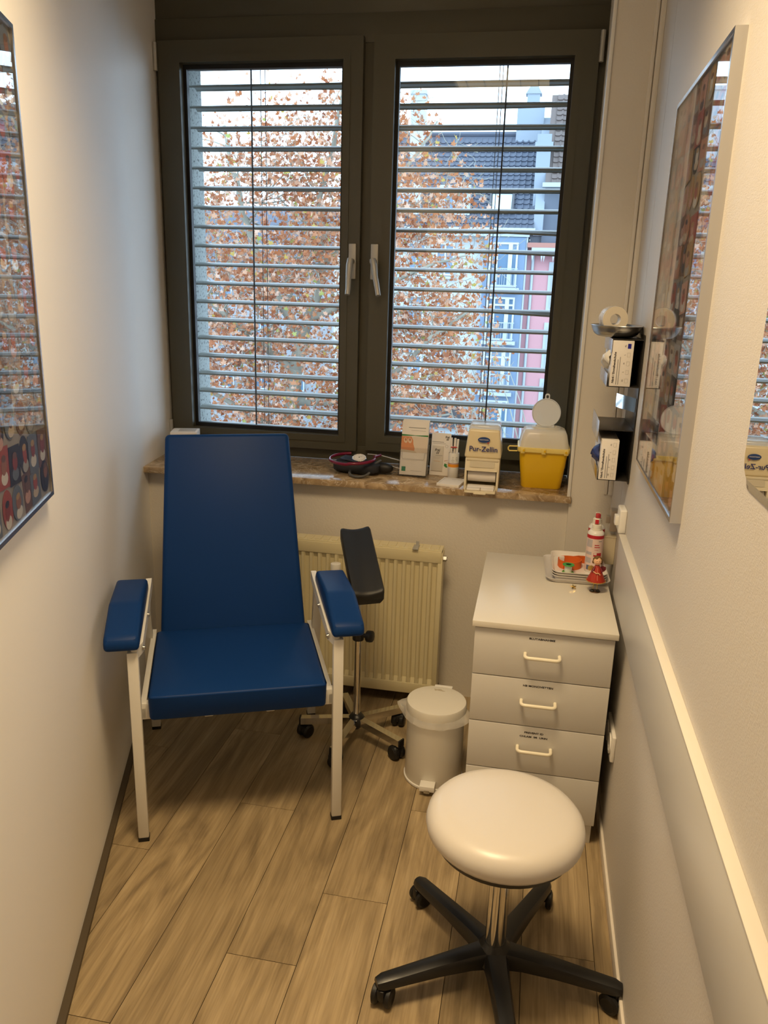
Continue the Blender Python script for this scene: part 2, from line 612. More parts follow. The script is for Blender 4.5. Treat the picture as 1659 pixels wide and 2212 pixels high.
structure(B().prism([(left_x(YB) - .15, YB - .1), (XR + .15, YB - .1), (XR + .15, 3.4), (left_x(3.4), 3.4)], ZC, ZC + .1).obj('ceiling', M_CEIL, smooth=0))
# skirting
dL = Vector((-math.sin(TH), math.cos(TH)))
def lw(s_, off):     # a point on the left wall, s_ = distance along it
    p = nL * (CL + off) + dL * s_
    return (p.x, p.y)
bb = B().prism([lw(-.7, 0), lw(-.7, .018), lw(3.17, .018), lw(3.17, 0)], 0.0, 0.014)
structure(bb.obj('baseboard_left', mat('dark_skirting', (0.075, 0.055, 0.032), 0.5), smooth=0))
b = B().box((XR - .004, (YB + 2.6) / 2, .022), (.008, 2.6 - YB, .044), .002)
structure(B().box((-0.90, 2.917, .025), (1.22, .016, .05), .002).obj('baseboard_window', MATS['dark_skirting']))
structure(b.obj('baseboard_right', mat('pale_skirting', (0.80, 0.74, 0.66), 0.5)))

# ------------------------------------------------------------------ window
win = bpy.data.objects.new('window_1', None)
COL.objects.link(win)
structure(win)
win['label'] = 'olive aluminium window with two casements over the marble sill'
FX0, FX1 = -1.585, 0.168
b = B()
b.box((-0.7035, 3.285, .915), (FX1 - FX0 + .0, .07, .066), .002)           # bottom rail
b.box((-0.7035, 3.285, 2.535), (FX1 - FX0, .07, .10), .002)                # top rail
b.box((FX0 + .03, 3.286, 1.716), (.06, .07, 1.536))
b.box((FX1 - .03, 3.286, 1.716), (.06, .07, 1.536))
b.box((-0.703, 3.286, 1.716), (.09, .07, 1.536))
b.obj('frame', M_OLIVE, win)
B().box((-0.7035, 3.29, 2.745), (FX1 - FX0, .06, .33), .002).obj('header_panel', M_OLIVE, win)

def sash(x0, x1, ox0, ox1, z0, z1, oz0, oz1, hinge_x, handle_x, lever):
    cx, cz = (x0 + x1) / 2, (z0 + z1) / 2
    def rc(a0, a1, c0, c1, rev=False):
        return [(a1, c1), (a0, c1), (a0, c0), (a1, c0)]
    b = B().ring_slab(rc(x0, x1, z0, z1), rc(ox0, ox1, oz0, oz1), 0, .075, M=T(0, 3.295, 0) @ FRONT)
    sa = b.obj('sash', M_OLIVE, win, smooth=0)
    bd = B().ring_slab(rc(ox0 - .028, ox1 + .028, oz0 - .028, oz1 + .028), rc(ox0, ox1, oz0, oz1), 0, .004, M=T(0, 3.2205, 0) @ FRONT)
    bd.obj('glazing_bead', M_OLIVE, sa, smooth=0)
    gk = B().ring_slab(rc(ox0, ox1, oz0, oz1), rc(ox0 + .013, ox1 - .013, oz0 + .016, oz1 - .016), 0, .022, M=T(0, 3.274, 0) @ FRONT)
    gk.obj('gasket', M_BLACK, sa, smooth=0)
    B().box(((ox0 + ox1) / 2, 3.270, (oz0 + oz1) / 2), (ox1 - ox0 - .02, .004, oz1 - oz0 - .02)).obj('pane', M_GLASS, sa, smooth=0)
    for hz in (2.445, .97):
        h = B().cyl((hinge_x, 3.212, hz - .05), (hinge_x, 3.212, hz + .05), .0085, n=12)
        h.cyl((hinge_x, 3.212, hz + .0295), (hinge_x, 3.212, hz + .0305), .0092, n=12).cyl((hinge_x, 3.212, hz - .0305), (hinge_x, 3.212, hz - .0295), .0092, n=12)
        h.obj('hinge', M_SATIN, sa)
    h = B().box((handle_x, 3.216, 1.70), (.030, .012, .135), .003)
    h.cyl((handle_x, 3.212, 1.70), (handle_x, 3.178, 1.70), .012, n=14)
    p = [(handle_x, 3.182, 1.708), (handle_x + lever * .3, 3.172, 1.685), (handle_x + lever * .55, 3.166, 1.65), (handle_x + lever, 3.168, 1.595), (handle_x + lever * 1.25, 3.160, 1.572)]
    h.tube(p, [.0125, .013, .0115, .0105, .010], n=12)
    h.obj('handle', M_SATIN, sa)

sash(-1.550, -0.724, -1.458, -0.800, 0.930, 2.502, 0.993, 2.424, -1.556, -0.752, -.004)
sash(-0.683, 0.134, -0.602, 0.050, 0.938, 2.502, 1.003, 2.420, 0.141, -0.662, .024)

# ------------------------------------------------------------------ marble sill
sb = B().prism([(-1.522, 2.872), (0.166, 2.885), (0.166, 2.897), (0.158, 2.899), (0.158, 3.25), (-1.568, 3.25), (-1.531, 2.95)], 0.857, 0.882, bev=.002)
sill = sb.obj('window_sill', M_MARBLE)
tag(sill, 'polished brown veined marble windowsill below the olive window', 'windowsill')

# ------------------------------------------------------------------ outside: blinds
M_SLAT = mat('grey_green_slat', (0.217, 0.240, 0.225), 0.35)
M_CORD = mat('black_cord', (0.012, 0.012, 0.016), 0.6)
slat_z = [2.3805 - 0.0782 * i for i in range(19)]

def slat_mesh(x0, x1, twist):
    """curved 80 mm slat with rolled edges; twist(x) = extra tilt"""
    bmq = B()
    NX = 10
    prof = [(-.0405, -.004), (-.0395, .001), (-.036, .0005), (-.025, .0065), (0, .0105), (.025, .0065), (.036, .0005), (.0395, .001), (.0405, -.004)]
    top = []; bot = []
    for i in range(NX + 1):
        x = x0 + (x1 - x0) * i / NX
        a = twist((x - x0) / (x1 - x0))
        rt, rb = [], []
        for (yy, zz) in prof:
            for lst, dz in ((rt, .001), (rb, -.001)):
                y2 = yy * math.cos(a) - (zz + dz) * math.sin(a); z2 = yy * math.sin(a) + (zz + dz) * math.cos(a)
                lst.append(bmq.bm.verts.new((x, y2, z2)))
        top.append(rt); bot.append(rb)
    P_ = len(prof)
    for i in range(NX):
        for k in range(P_ - 1):
            bmq.bm.faces.new([top[i][k], top[i + 1][k], top[i + 1][k + 1], top[i][k + 1]])
            bmq.bm.faces.new([bot[i][k + 1], bot[i + 1][k + 1], bot[i + 1][k], bot[i][k]])
        bmq.bm.faces.new([top[i][0], bot[i][0], bot[i + 1][0], top[i + 1][0]])
        bmq.bm.faces.new([top[i][-1], top[i + 1][-1], bot[i + 1][-1], bot[i][-1]])
    for i in (0, NX):
        for k in range(P_ - 1):
            bmq.bm.faces.new([top[i][k], top[i][k + 1], bot[i][k + 1], bot[i][k]])
    me = bmq.mesh('slat', 50)
    me.materials.append(M_SLAT)
    return me

def blind(label, x0, x1, cord_x, thin, twisted):
    root = thing('venetian_blind', label, 'blind', (0, 3.43, 0), 0, 'outside venetian blinds')
    plain = slat_mesh(x0, x1, lambda t: 0.035)
    for i, z in enumerate(slat_z):
        me = plain
        if i in twisted:
            amt = twisted[i]
            me = slat_mesh(x0, x1, lambda t, amt=amt: 0.035 + amt * max(0.0, (t - .62) / .38))
        s_ = link('slat', me, root)
        s_.location = (0, 0, z)
    B().box(((x0 + x1) / 2, 0, 2.475), (x1 - x0, .06, .05), .003).obj('head_rail', M_SLAT, root)
    B().box(((x0 + x1) / 2, 0, .945), (x1 - x0, .07, .02), .004).obj('bottom_rail', M_SLAT, root)
    for bx in (x0 + .08, x1 - .08):
        B().box((bx, .025, 2.522), (.03, .05, .05), .001).box((bx, .07, 2.543), (.03, .10, .006), .001).obj('bracket', M_SLAT, root)
    B().tube([(cord_x, -.043, 2.46), (cord_x, -.043, .95)], .0035, n=6).obj('ladder_cord', M_CORD, root)
    for dx in thin:
        B().tube([(cord_x + dx, .043, 2.46), (cord_x + dx, .043, .95)], .0016, n=5).obj('lift_cord', M_CORD, root)
    return root

blind('grey slatted blind outside the left casement', -1.500, -0.735, -1.226, (.030, .010), {0: -.06, 2: .03})
blind('grey slatted blind with a few twisted slats outside the right casement', -0.690, 0.115, -0.195, (-.022, -.035), {1: .14, 7: .24, 8: .20, 11: .26, 0: .02})

# ------------------------------------------------------------------ outside: concrete reveal
cp = B().box((-1.772, 3.59, 1.35), (.43, .14, 3.9), .006)
cpo = cp.obj('concrete_pillar', M_CONC)
tag(cpo, 'grey exposed aggregate concrete pillar outside the left casement', 'pillar')
ol = B().box((-0.70, 3.66, 2.64), (1.71, .30, .20), .004).obj('outer_lintel', M_CONC)
structure(ol)
structure(B().box((-0.70, 3.66, .83), (1.71, .30, .12), .004).obj('outer_sill', mat('grey_sheet_metal', (0.4, 0.42, 0.43), 0.4, metal=.6)))
pr = B().box((.33, 3.66, 1.35), (.34, .30, 3.9), .006).obj('outer_wall_right', M_CONC)
structure(pr)


# ------------------------------------------------------------------ outside: street and houses across it
YF = 46.0
def fx(x, y=YF): return x * y / 40.0            # measured on a plane 40 m away
def fz(z, y=YF): return 1.6 + (z - 1.6) * y / 40.0
GZ = -11.0
structure(B().box((-4, 30, GZ - .1), (90, 70, .2)).obj('ground', mat('asphalt', (0.16, 0.16, 0.165), 0.9, bump=(8, .3))))

M_FAC = mat('pale_render', (0.465, 0.503, 0.510), 0.85, var=(.6, (0.42, 0.45, 0.455), .6))
M_BAY = mat('blue_grey_render', (0.158, 0.225, 0.323), 0.8)
M_PINK = mat('pink_render', (0.504, 0.261, 0.279), 0.85)
M_TRIM = mat('pale_stone_trim', (0.396, 0.441, 0.477), 0.7)
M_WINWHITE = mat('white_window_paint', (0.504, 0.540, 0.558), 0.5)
M_FARGLASS = mat('far_glass_sky_tint', (0.083, 0.173, 0.277), 0.08, spec=0.9)  # reflected sky blue is put into the pane colour
M_TILE = mat('slate_grey_tile', (0.069, 0.084, 0.117), 0.55)
M_TILEB = mat('brown_tile', (0.117, 0.090, 0.080), 0.6)
M_ZINC = mat('zinc', (0.378, 0.423, 0.450), 0.5, metal=.3)
M_SHINGLE = mat('slate_shingle', (0.099, 0.117, 0.153), 0.6)
M_BRICKRED = mat('red_brick', (0.378, 0.180, 0.144), 0.85)

def win_unit(parent, x, z, w, h, y, name='window', bars=True, frame=M_WINWHITE):
    """a window in a far facade: frame + panes"""
    o = B()
    t = .10
    for (cx, cz, sx, sz) in ((x, z + h / 2 - t / 2, w - .01, t), (x, z - h / 2 + t / 2, w - .01, t)):
        o.box((cx, y - .03, cz), (sx, .15, sz))
    for (cx, cz, sx, sz) in ((x - w / 2 + t / 2, z, t, h), (x + w / 2 - t / 2, z, t, h)):
        o.box((cx, y - .03, cz), (sx, .13, sz))
    if bars:
        o.box((x, y - .03, z), (.09, .11, h - .02)); o.box((x, y - .03, z + h * .22), (w - .02, .09, .08))
    f = o.obj(name, frame, parent, smooth=0)
    B().box((x, y + .02, z), (w - .1, .03, h - .1)).obj('pane', M_FARGLASS, f, smooth=0)
    return f

# --- the pale house with the grey tiled roof
hx0, hx1 = fx(-10.3), fx(-0.86)
eave_z = fz(4.30)
house = thing('apartment_house', 'pale rendered house with grey tiled roof and stacked balcony doors behind the tree', 'building', (0, 0, 0))
b = B().box(((hx0 + hx1) / 2, YF + 4.2, (GZ + eave_z) / 2), (hx1 - hx0, 8.0, eave_z - GZ))
b.obj('wall', M_FAC, house, smooth=0)
# roof plane from eave to ridge
RY0, RZ0 = YF - .35, eave_z + .15
RY1 = YF + 3.9
RZ1 = fz(8.55, RY1)
rd = Vector((0, RY1 - RY0, RZ1 - RZ0)); RL = rd.length; rd.normalize(); rn = Vector((0, -rd.z, rd.y))
rx0, rx1 = fx(-10.3), fx(-0.62)
roof = B()
o0 = Vector((0, RY0, RZ0))
def rp(x, s_, hgt=0.0):
    q = o0 + rd * s_ + rn * hgt
    return (x, q.y, q.z)
roof.face([rp(rx0, 0), rp(rx1, 0), rp(rx1, RL), rp(rx0, RL)])
roof.face([rp(rx0, RL), rp(rx1, RL), (rx1, RY1 + 3.9, RZ0), (rx0, RY1 + 3.9, RZ0)])
roof_o = roof.obj('roof', M_TILE, house, smooth=0)
# one pantile, shared by all
def tile_mesh(w, l_, m):
    t = B()
    xs = [-.5, -.36, -.2, 0, .18, .32, .42, .5]
    hs = [.02, -.005, -.015, -.015, -.01, .02, .05, .055]
    row0, row1 = [], []
    for x, hh in zip(xs, hs):
        row0.append(t.bm.verts.new((x * w, 0, hh + .06)))
        row1.append(t.bm.verts.new((x * w, l_, hh)))
    drop = [t.bm.verts.new((v.co.x, v.co.y, v.co.z - .06)) for v in row0]
    for i in range(len(xs) - 1):
        t.bm.faces.new([row0[i], row0[i + 1], row1[i + 1], row1[i]])
        t.bm.faces.new([drop[i], drop[i + 1], row0[i + 1], row0[i]])
    me = t.mesh('tile', 40, recalc=False)
    me.materials.append(m)
    return me
def lay_tiles(parent, xa, xb, n_rows, pick, step, org, d_, nrm, m, limit=300):
    TWd, TLn = step
    me = tile_mesh(TWd, TLn * 1.15, m)
    rot = Matrix(((1, 0, 0), (0, d_.y, nrm.y), (0, d_.z, nrm.z))).to_4x4()
    spots = []
    for j in range(n_rows):
        nx = int((xb - xa) / TWd)
        for i in range(nx):
            x = xb - (i + .5) * TWd
            p = org + d_ * (j * TLn) + nrm * .03
            spots.append((x, p.y, p.z, j, i))
    near = [q for q in spots if pick(q)][:limit]
    ns = set((q[3], q[4]) for q in near)
    for q in near:
        o = link('roof_tile', me, parent)
        o.matrix_local = Matrix.Translation((q[0], q[1], q[2])) @ rot
    rest = [q for q in spots if (q[3], q[4]) not in ns]
    if rest:
        bmr = bmesh.new()
        src = bmesh.new(); src.from_mesh(me)
        sv = [v.co.copy() for v in src.verts]; sf = [[v.index for v in f.verts] for f in src.faces]
        src.free()
        for q in rest:
            Mq = Matrix.Translation((q[0], q[1], q[2])) @ rot
            vv = [bmr.verts.new(Mq @ c) for c in sv]
            for f in sf:
                bmr.faces.new([vv[k] for k in f])
        mm = bpy.data.meshes.new('roof_tiles_field')
        bmr.to_mesh(mm); bmr.free()
        mm.materials.append(m)
        stuff(link('roof_tiles_field', mm, parent))
tl = .345
nrows = int(RL / tl)
lay_tiles(house, rx0, rx1, nrows, lambda q: q[0] > fx(-4.6) and (q[3], q[4]) != (0, 0), (.335, tl), o0, rd, rn, M_TILE, 300)
B().tube([(rx0, RY1, RZ1 + .05), (rx1, RY1, RZ1 + .05)], .14, n=8).obj('ridge', M_TILE, house)
B().tube([(rx0, RY0 - .08, RZ0 - .02), (rx1 + .1, RY0 - .08, RZ0 - .02)], .11, n=8).obj('gutter', M_ZINC, house)
B().box(((hx0 + hx1) / 2, YF - .12, eave_z - .1), (hx1 - hx0 + .2, .5, .22)).obj('cornice', M_TRIM, house, smooth=0)
# skylight and dormers on the roof
def skylight(x, s_, w, h):
    Mq = Matrix.Translation(rp(x, s_, .12)) @ Matrix(((1, 0, 0), (0, rd.y, rn.y), (0, rd.z, rn.z))).to_4x4()
    f = B().ring_slab([(w / 2, h / 2), (-w / 2, h / 2), (-w / 2, -h / 2), (w / 2, -h / 2)],
                      [(w / 2 - .13, h / 2 - .13), (-w / 2 + .13, h / 2 - .13), (-w / 2 + .13, -h / 2 + .13), (w / 2 - .13, -h / 2 + .13)], -.1, .1, M=Mq).obj('skylight', mat('dark_flashing', (0.06, 0.065, 0.075), .5), house, smooth=0)
    B().box((0, 0, .02), (w - .24, h - .24, .03), M=Mq).obj('pane', mat('skylight_glass', (0.450, 0.570, 0.675), .1, spec=.9), f, smooth=0)
skylight(fx(-2.15, 47.5), 1.75, 1.35, 1.45)
def dormer(x, w, h, s_):
    p = rp(x, s_)
    d_ = B().box((x, p[1] + .9, p[2] + h / 2), (w, 2.0, h)).obj('dormer', M_ZINC, house, smooth=0)
    win_unit(house, x, p[2] + h / 2, w * .7, h * .72, p[1] - .12)
dormer(fx(-4.35, 47), 1.75, 1.55, .95)
dormer(fx(-6.75, 47), 1.9, 1.6, .95)
# chimneys standing on the roof
b = B().box((fx(-6.3, 49), 49.2, fz(8.6, 49)), (.8, .9, 4.2)).box((fx(-6.3, 49), 49.2, fz(8.6, 49) + 2.15), (.95, 1.05, .2))
b.obj('chimney', M_TRIM, house, smooth=0)
# facade windows
for zz in (3.05, 0.55, -1.95):
    for xx in (-6.15, -4.75, -7.55, -8.9):
        win_unit(house, fx(xx), fz(zz), 1.05, 1.75, YF + .15)
        B().box((fx(xx), YF + .12, fz(zz) - .98), (1.3, .3, .14)).obj('sill', M_TRIM, house, smooth=0)
# balcony bay
bx0, bx1 = fx(-2.86), fx(-0.92)
B().box(((bx0 + bx1) / 2, YF - .05, (GZ + fz(4.1)) / 2), (bx1 - bx0, .5, fz(4.1) - GZ)).obj('bay', M_BAY, house, smooth=0)
for zt in (3.86, 1.36, -1.12, -3.60):
    ztop = fz(zt); H_ = 2.35
    cx = fx(-1.92); W_ = 1.55
    yb = YF - .33
    o = B()
    for (px_, w_) in ((cx - W_ / 2 + .05, .1), (cx - .36, .12), (cx + .36, .22), (cx + W_ / 2 - .05, .1)):
        o.box((px_, yb, ztop - H_ / 2), (w_, .1, H_))
    for zz in (ztop - .05, ztop - .42, ztop - H_ + .05):
        o.box((cx, yb, zz), (W_ - .02, .085, .1))
    f = o.obj('balcony_door', M_WINWHITE, house, smooth=0)
    B().box((cx, yb + .04, ztop - H_ / 2), (W_ - .1, .03, H_ - .1)).obj('pane', M_FARGLASS, f, smooth=0)
    rl = B()
    zb = ztop - H_
    rl.box((cx, yb - .22, zb + .98), (W_ + .1, .05, .05)).box((cx, yb - .22, zb + .10), (W_ + .1, .05, .05))
    for k in range(13):
        rl.box((cx - W_ / 2 + k * W_ / 12, yb - .22, zb + .54), (.02, .02, .9))
    rl.obj('balcony_rail', M_TRIM, house, smooth=0)
    B().box((cx, yb - .1, zb - .12), (W_ + .35, .42, .2)).obj('balcony_slab', M_TRIM, house, smooth=0)
B().tube([(bx1 + .05, YF - .2, fz(4.2)), (bx1 + .05, YF - .2, GZ)], .07, n=8).obj('downpipe', M_ZINC, house)
# dark shopfront strip and awning board under the tree
B().box((fx(-6.8), YF - .1, fz(-4.5)), (7.6, .35, 1.5)).obj('shopfront', mat('dark_shopfront', (0.05, 0.055, 0.065), .4), house, smooth=0)
B().box((fx(-6.8), YF - .5, fz(-3.55)), (7.6, .9, .5)).obj('shop_fascia', M_WINWHITE, house, smooth=0)

# --- party wall with chimney stack between the two roofs
M_PARTY = mat('blue_grey_party_wall', (0.261, 0.301, 0.351), .85)
pw = thing('party_wall', 'pale blue rendered party wall with chimney stack between the two roofs', 'wall', (0, 0, 0))
wy = 47.2
b = B().prism([(RY0 + .2, fz(4.2)), (RY1 + 1.6, fz(4.2)), (RY1 + 1.6, RZ1 + .9), (RY1, RZ1 + .9), (RY0 + .2, RZ0 + .9)], 0, .5,
              M=Matrix(((0, 0, 1, fx(-0.62, wy)), (1, 0, 0, 0), (0, 1, 0, 0), (0, 0, 0, 1))))
b.obj('wall', M_PARTY, pw, smooth=0)
b = B().box((fx(-0.42, 47.6), 47.0, fz(6.2, 47)), (.75, .8, 5.5)).box((fx(-0.42, 47.6), 47.0, fz(6.2, 47) + 2.2), (.95, 1.0, .3))
b.obj('chimney', M_PARTY, pw, smooth=0)
b = B().box((fx(-1.12, 50), 50.0, fz(8.6, 50)), (1.5, 1.0, 3.0)).box((fx(-1.05, 50), 50.0, fz(10.0, 50)), (.7, .7, .5))
b.prism([(-.45, 0), (.45, 0), (0, .75)], -.4, .4, M=T(fx(-1.05, 50), 50, fz(10.0, 50) + .25) @ FRONT)
b.obj('gable_chimney', M_PARTY, pw, smooth=0)

# --- pink house with brown roof
pk = thing('pink_house', 'pink rendered house with brown tiled roof right of the balcony doors', 'building', (0, 0, 0))
px0 = fx(-0.84)
pz = fz(3.85)
B().box((px0 + 5, YF + 4.2, (GZ + pz) / 2), (10, 8, pz - GZ)).obj('wall', M_PINK, pk, smooth=0)
# slate mansard and tiled roof above
B().box((px0 + 5.35, YF + 4.0, (pz + fz(6.45)) / 2), (9.3, 7.4, fz(6.45) - pz)).obj('mansard', M_SHINGLE, pk, smooth=0)
q0 = Vector((0, YF + .1, fz(6.45)))
q1 = Vector((0, YF + 3.6, fz(10.2, YF + 3.6)))
qd = (q1 - q0); QL = qd.length; qd.normalize(); qn = Vector((0, -qd.z, qd.y))
rx2, rx3 = fx(-0.25), fx(2.4)
b = B().face([(rx2, q0.y, q0.z), (rx3, q0.y, q0.z), (rx3, q1.y, q1.z), (rx2, q1.y, q1.z)])
b.obj('roof', M_TILEB, pk, smooth=0)
lay_tiles(pk, rx2, rx3, int(QL / .36), lambda q: q[0] < fx(1.25), (.34, .36), q0, qd, qn, M_TILEB, 150)
B().box((px0 + 5.3, YF + .02, fz(6.42)), (9.5, .5, .22)).obj('eaves_board', M_ZINC, pk, smooth=0)
win_unit(pk, fx(1.02), fz(5.0), 1.0, 2.3, YF + .25)
win_unit(pk, fx(.95, 48), fz(9.0, 48), 1.0, 1.0, 48.1)
B().box((px0 + 5, YF - .1, pz - .1), (10, .5, .25)).obj('cornice', M_BRICKRED, pk, smooth=0)
for k in range(5):
    xx = px0 + .55 + k * .62
    b = B()
    pts = [(-.31, 0), (-.25, -.42), (-.19, -.05), (-.10, .06), (0, .16), (.10, .06), (.19, -.05), (.25, -.42), (.31, 0), (.31, .32), (-.31, .32)]
    b.prism(pts, 0, .18, M=T(xx, YF - .2, pz - .55) @ FRONT)
    b.obj('arch_ornament', M_TRIM, pk, smooth=0)
for zz in (1.9, -.9, -3.6):
    win_unit(pk, fx(1.02), fz(zz), 1.35, 2.2, YF + .12, frame=M_WINWHITE)
    B().box((fx(1.02), YF + .16, fz(zz)), (1.8, .08, 2.6)).obj('surround', M_TRIM, pk, smooth=0)
B().tube([(px0 + .35, YF + .1, pz - .2), (px0 + .35, YF + .1, GZ)], .08, n=8).obj('downpipe', M_ZINC, pk)

# --- distant house closing the view on the left
fh = thing('distant_house', 'grey roofed house far behind the tree on the left', 'building', (0, 0, 0))
B().box((-26, 62, -3.9), (22, 8, 14.2)).obj('wall', mat('grey_render', (0.324, 0.342, 0.369), .9), fh, smooth=0)
B().prism([(-5, 0), (5, 0), (0, 4)], -11, 11, M=Matrix(((0, 0, 1, -26), (1, 0, 0, 62), (0, 1, 0, 3.2), (0, 0, 0, 1)))).obj('roof', M_TILE, fh, smooth=0)
for zz in (1.2, -2, -5.2):
    for k in range(7):
        win_unit(fh, -34.5 + 2.8 * k, zz, 1.2, 1.8, 57.95)

# ------------------------------------------------------------------ outside: plane tree in autumn
tree = thing('plane_tree', 'plane tree with rust brown autumn leaves filling the left casement view', 'tree', (-4.9, 15.2, GZ))
TR = Vector((-4.9, 15.2, GZ))
M_BARK = mat('pale_bark', (0.225, 0.232, 0.195), 0.85, var=(3, (0.34, 0.34, 0.28), .9))
rnd = random.Random(21)
CEN = Vector((-4.35, 15.0, 0.6)); RAD = Vector((3.75, 2.6, 5.0))
def inside(p, k=1.0):
    q = p - CEN
    if p.x < -3.7 and p.z > 4.0 + .5 * (p.x + 6.4):
        return False
    return (q.x / RAD.x) ** 2 + (q.y / RAD.y) ** 2 + (q.z / RAD.z) ** 2 < k
tips = []
twigs = B()
def bez(p0, d0, L, bend, n=5):
    pts = [p0.copy()]
    d = d0.copy(); p = p0.copy()
    for i in range(n):
        d = (d + Vector((rnd.gauss(0, bend), rnd.gauss(0, bend), rnd.gauss(0, bend) + .02))).normalized()
        p = p + d * (L / n)
        pts.append(p.copy())
    return pts, d
def grow(p, d, L, r, lev):
    pts, dd = bez(p, d, L, .22)
    rr = [max(.004, r * (1 - .6 * i / (len(pts) - 1))) for i in range(len(pts))]
    twigs.tube([q - TR for q in pts], rr, n=4 if lev > 1 else 5)
    for q in pts[2:]:
        tips.append((q, lev))
    if lev >= 4:
        return
    for k in range(3 if lev < 3 else 2):
        i = rnd.randint(2, len(pts) - 1)
        nd = (dd + Vector((rnd.gauss(0, .7), rnd.gauss(0, .6), rnd.gauss(0, .55)))).normalized()
        if inside(pts[i], 1.05):
            grow(pts[i], nd, L * rnd.uniform(.55, .8), rr[i] * .7, lev + 1)
def limb(pts, r0, r1):
    pts = [Vector(p) for p in pts]
    n = len(pts)
    sm = []
    for i in range(n - 1):
        for k in range(4):
            t = k / 4
            sm.append(pts[i].lerp(pts[i + 1], t) + Vector((rnd.gauss(0, .02), rnd.gauss(0, .03), 0)))
    sm.append(pts[-1])
    rr = [r0 + (r1 - r0) * i / (len(sm) - 1) for i in range(len(sm))]
    B().tube([q - TR for q in sm], rr, n=10).obj('limb', M_BARK, tree)
    for i in range(3, len(sm)):
        if rnd.random() < .8:
            d = Vector((rnd.gauss(0, .7), rnd.gauss(0, .6), rnd.gauss(.1, .6))).normalized()
            grow(sm[i], d, rnd.uniform(.7, 1.5), rr[i] * .38, 1)
b = B().tube([Vector(q) - TR for q in ((-4.9, 15.2, GZ), (-4.95, 15.2, -6), (-4.80, 15.1, -1.6), (-4.62, 15, 0.0), (-4.48, 15, 0.6))], [.30, .24, .18, .145, .13], n=12)
b.obj('trunk', M_BARK, tree)
limb([(-4.48, 15, .6), (-4.95, 14.9, 1.4), (-5.28, 14.8, 2.07), (-5.59, 14.9, 2.85), (-5.85, 15, 3.7), (-6.0, 15.1, 4.4)], .10, .03)
limb([(-4.48, 15, .6), (-4.15, 15, 1.5), (-4.05, 15, 2.4), (-4.15, 15.1, 3.2), (-3.85, 15, 4.3), (-3.7, 15, 5.2)], .10, .025)
limb([(-4.62, 15, 0.0), (-5.2, 14.7, .5), (-5.75, 14.5, .95), (-6.3, 14.4, 1.5), (-6.9, 14.3, 2.2)], .085, .025)
limb([(-4.70, 15.05, -.6), (-3.9, 14.8, -.55), (-3.1, 14.6, -.25), (-2.5, 14.5, .15), (-1.85, 14.4, .8), (-1.2, 14.4, 1.3)], .09, .02)
limb([(-4.05, 15, 2.0), (-3.4, 14.8, 2.6), (-2.8, 14.7, 3.2), (-2.3, 14.7, 3.9), (-2.0, 14.8, 4.4)], .06, .015)
limb([(-4.3, 15, 1.0), (-3.5, 14.6, 1.3), (-2.7, 14.4, 1.7), (-2.0, 14.3, 2.0), (-1.3, 14.3, 2.2)], .065, .015)
limb([(-4.78, 15.1, -1.5), (-4.0, 14.8, -1.35), (-3.2, 14.6, -1.15), (-2.4, 14.5, -.8), (-1.5, 14.5, -.6)], .075, .018)
limb([(-4.75, 15.1, -1.2), (-5.5, 14.7, -.9), (-6.2, 14.5, -.4), (-6.8, 14.4, .1)], .075, .02)
# bare young stems hanging low on the right
for k in range(7):
    x = -1.9 + k * .22
    pts = [Vector((x + .9, 14.6, -2.2)), Vector((x + .65, 14.5, -1.2)), Vector((x + .35, 14.5, -.3)), Vector((x, 14.5, .5))]
    twigs.tube([q - TR for q in pts], [.014, .012, .009, .005], n=4)
tw = twigs.obj('twigs', M_BARK, tree, recalc=False)
stuff(tw)

leaf_cols = [(0.335, 0.115, 0.042), (0.41, 0.177, 0.08), (0.503, 0.288, 0.181), (0.251, 0.08, 0.033), (0.54, 0.372, 0.279), (0.41, 0.297, 0.065), (0.307, 0.344, 0.093)]
leaf_mats = []
for i, c in enumerate(leaf_cols):
    m = bpy.data.materials.new('autumn_leaf_%s' % 'abcdefg'[i])
    n, l = nodes_of(m)
    bs = n['Principled BSDF']
    bs.inputs['Base Color'].default_value = (*c, 1)
    bs.inputs['Roughness'].default_value = .6
    tl_ = n.new('ShaderNodeBsdfTranslucent'); tl_.inputs['Color'].default_value = (*[min(1, v * 1.25) for v in c], 1)
    mx_ = n.new('ShaderNodeMixShader'); mx_.inputs[0].default_value = .4
    l.new(bs.outputs[0], mx_.inputs[1]); l.new(tl_.outputs[0], mx_.inputs[2])
    l.new(mx_.outputs[0], n['Material Output'].inputs['Surface'])
    leaf_mats.append(m)
# lobed leaf outline in units of its size
LOBE = [(0, -.10), (.18, -.02), (.52, -.10), (.34, .18), (.55, .42), (.20, .42), (0, .95), (-.20, .42), (-.55, .42), (-.34, .18), (-.52, -.10), (-.18, -.02)]
leaf_pts = [Vector((x, y, -abs(x) * .35 + .12 * y * y)) for x, y in LOBE]
leaf_ctr = Vector((0, .22, 0))
spots = []
for (q, lev) in tips:
    if lev < 2 or not inside(q, 1.0):
        continue
    k = 1 if rnd.random() < .72 else 2
    for _ in range(k):
        spots.append(q + Vector((rnd.gauss(0, .10), rnd.gauss(0, .10), rnd.gauss(-.05, .10))))
cl = []
while len(cl) < 2300:
    p = CEN + Vector((rnd.uniform(-1, 1) * RAD.x, rnd.uniform(-1, 1) * RAD.y, rnd.uniform(-1, 1) * RAD.z))
    if inside(p, .98) and rnd.random() < .55 + .45 * (1 - max(0, p.z - 1.5) / 5):
        cl.append(p)
for p in cl:
    for _ in range(rnd.randint(5, 12)):
        spots.append(p + Vector((rnd.gauss(0, .17), rnd.gauss(0, .17), rnd.gauss(0, .17))))
rnd.shuffle(spots)
spots = spots[:31000]
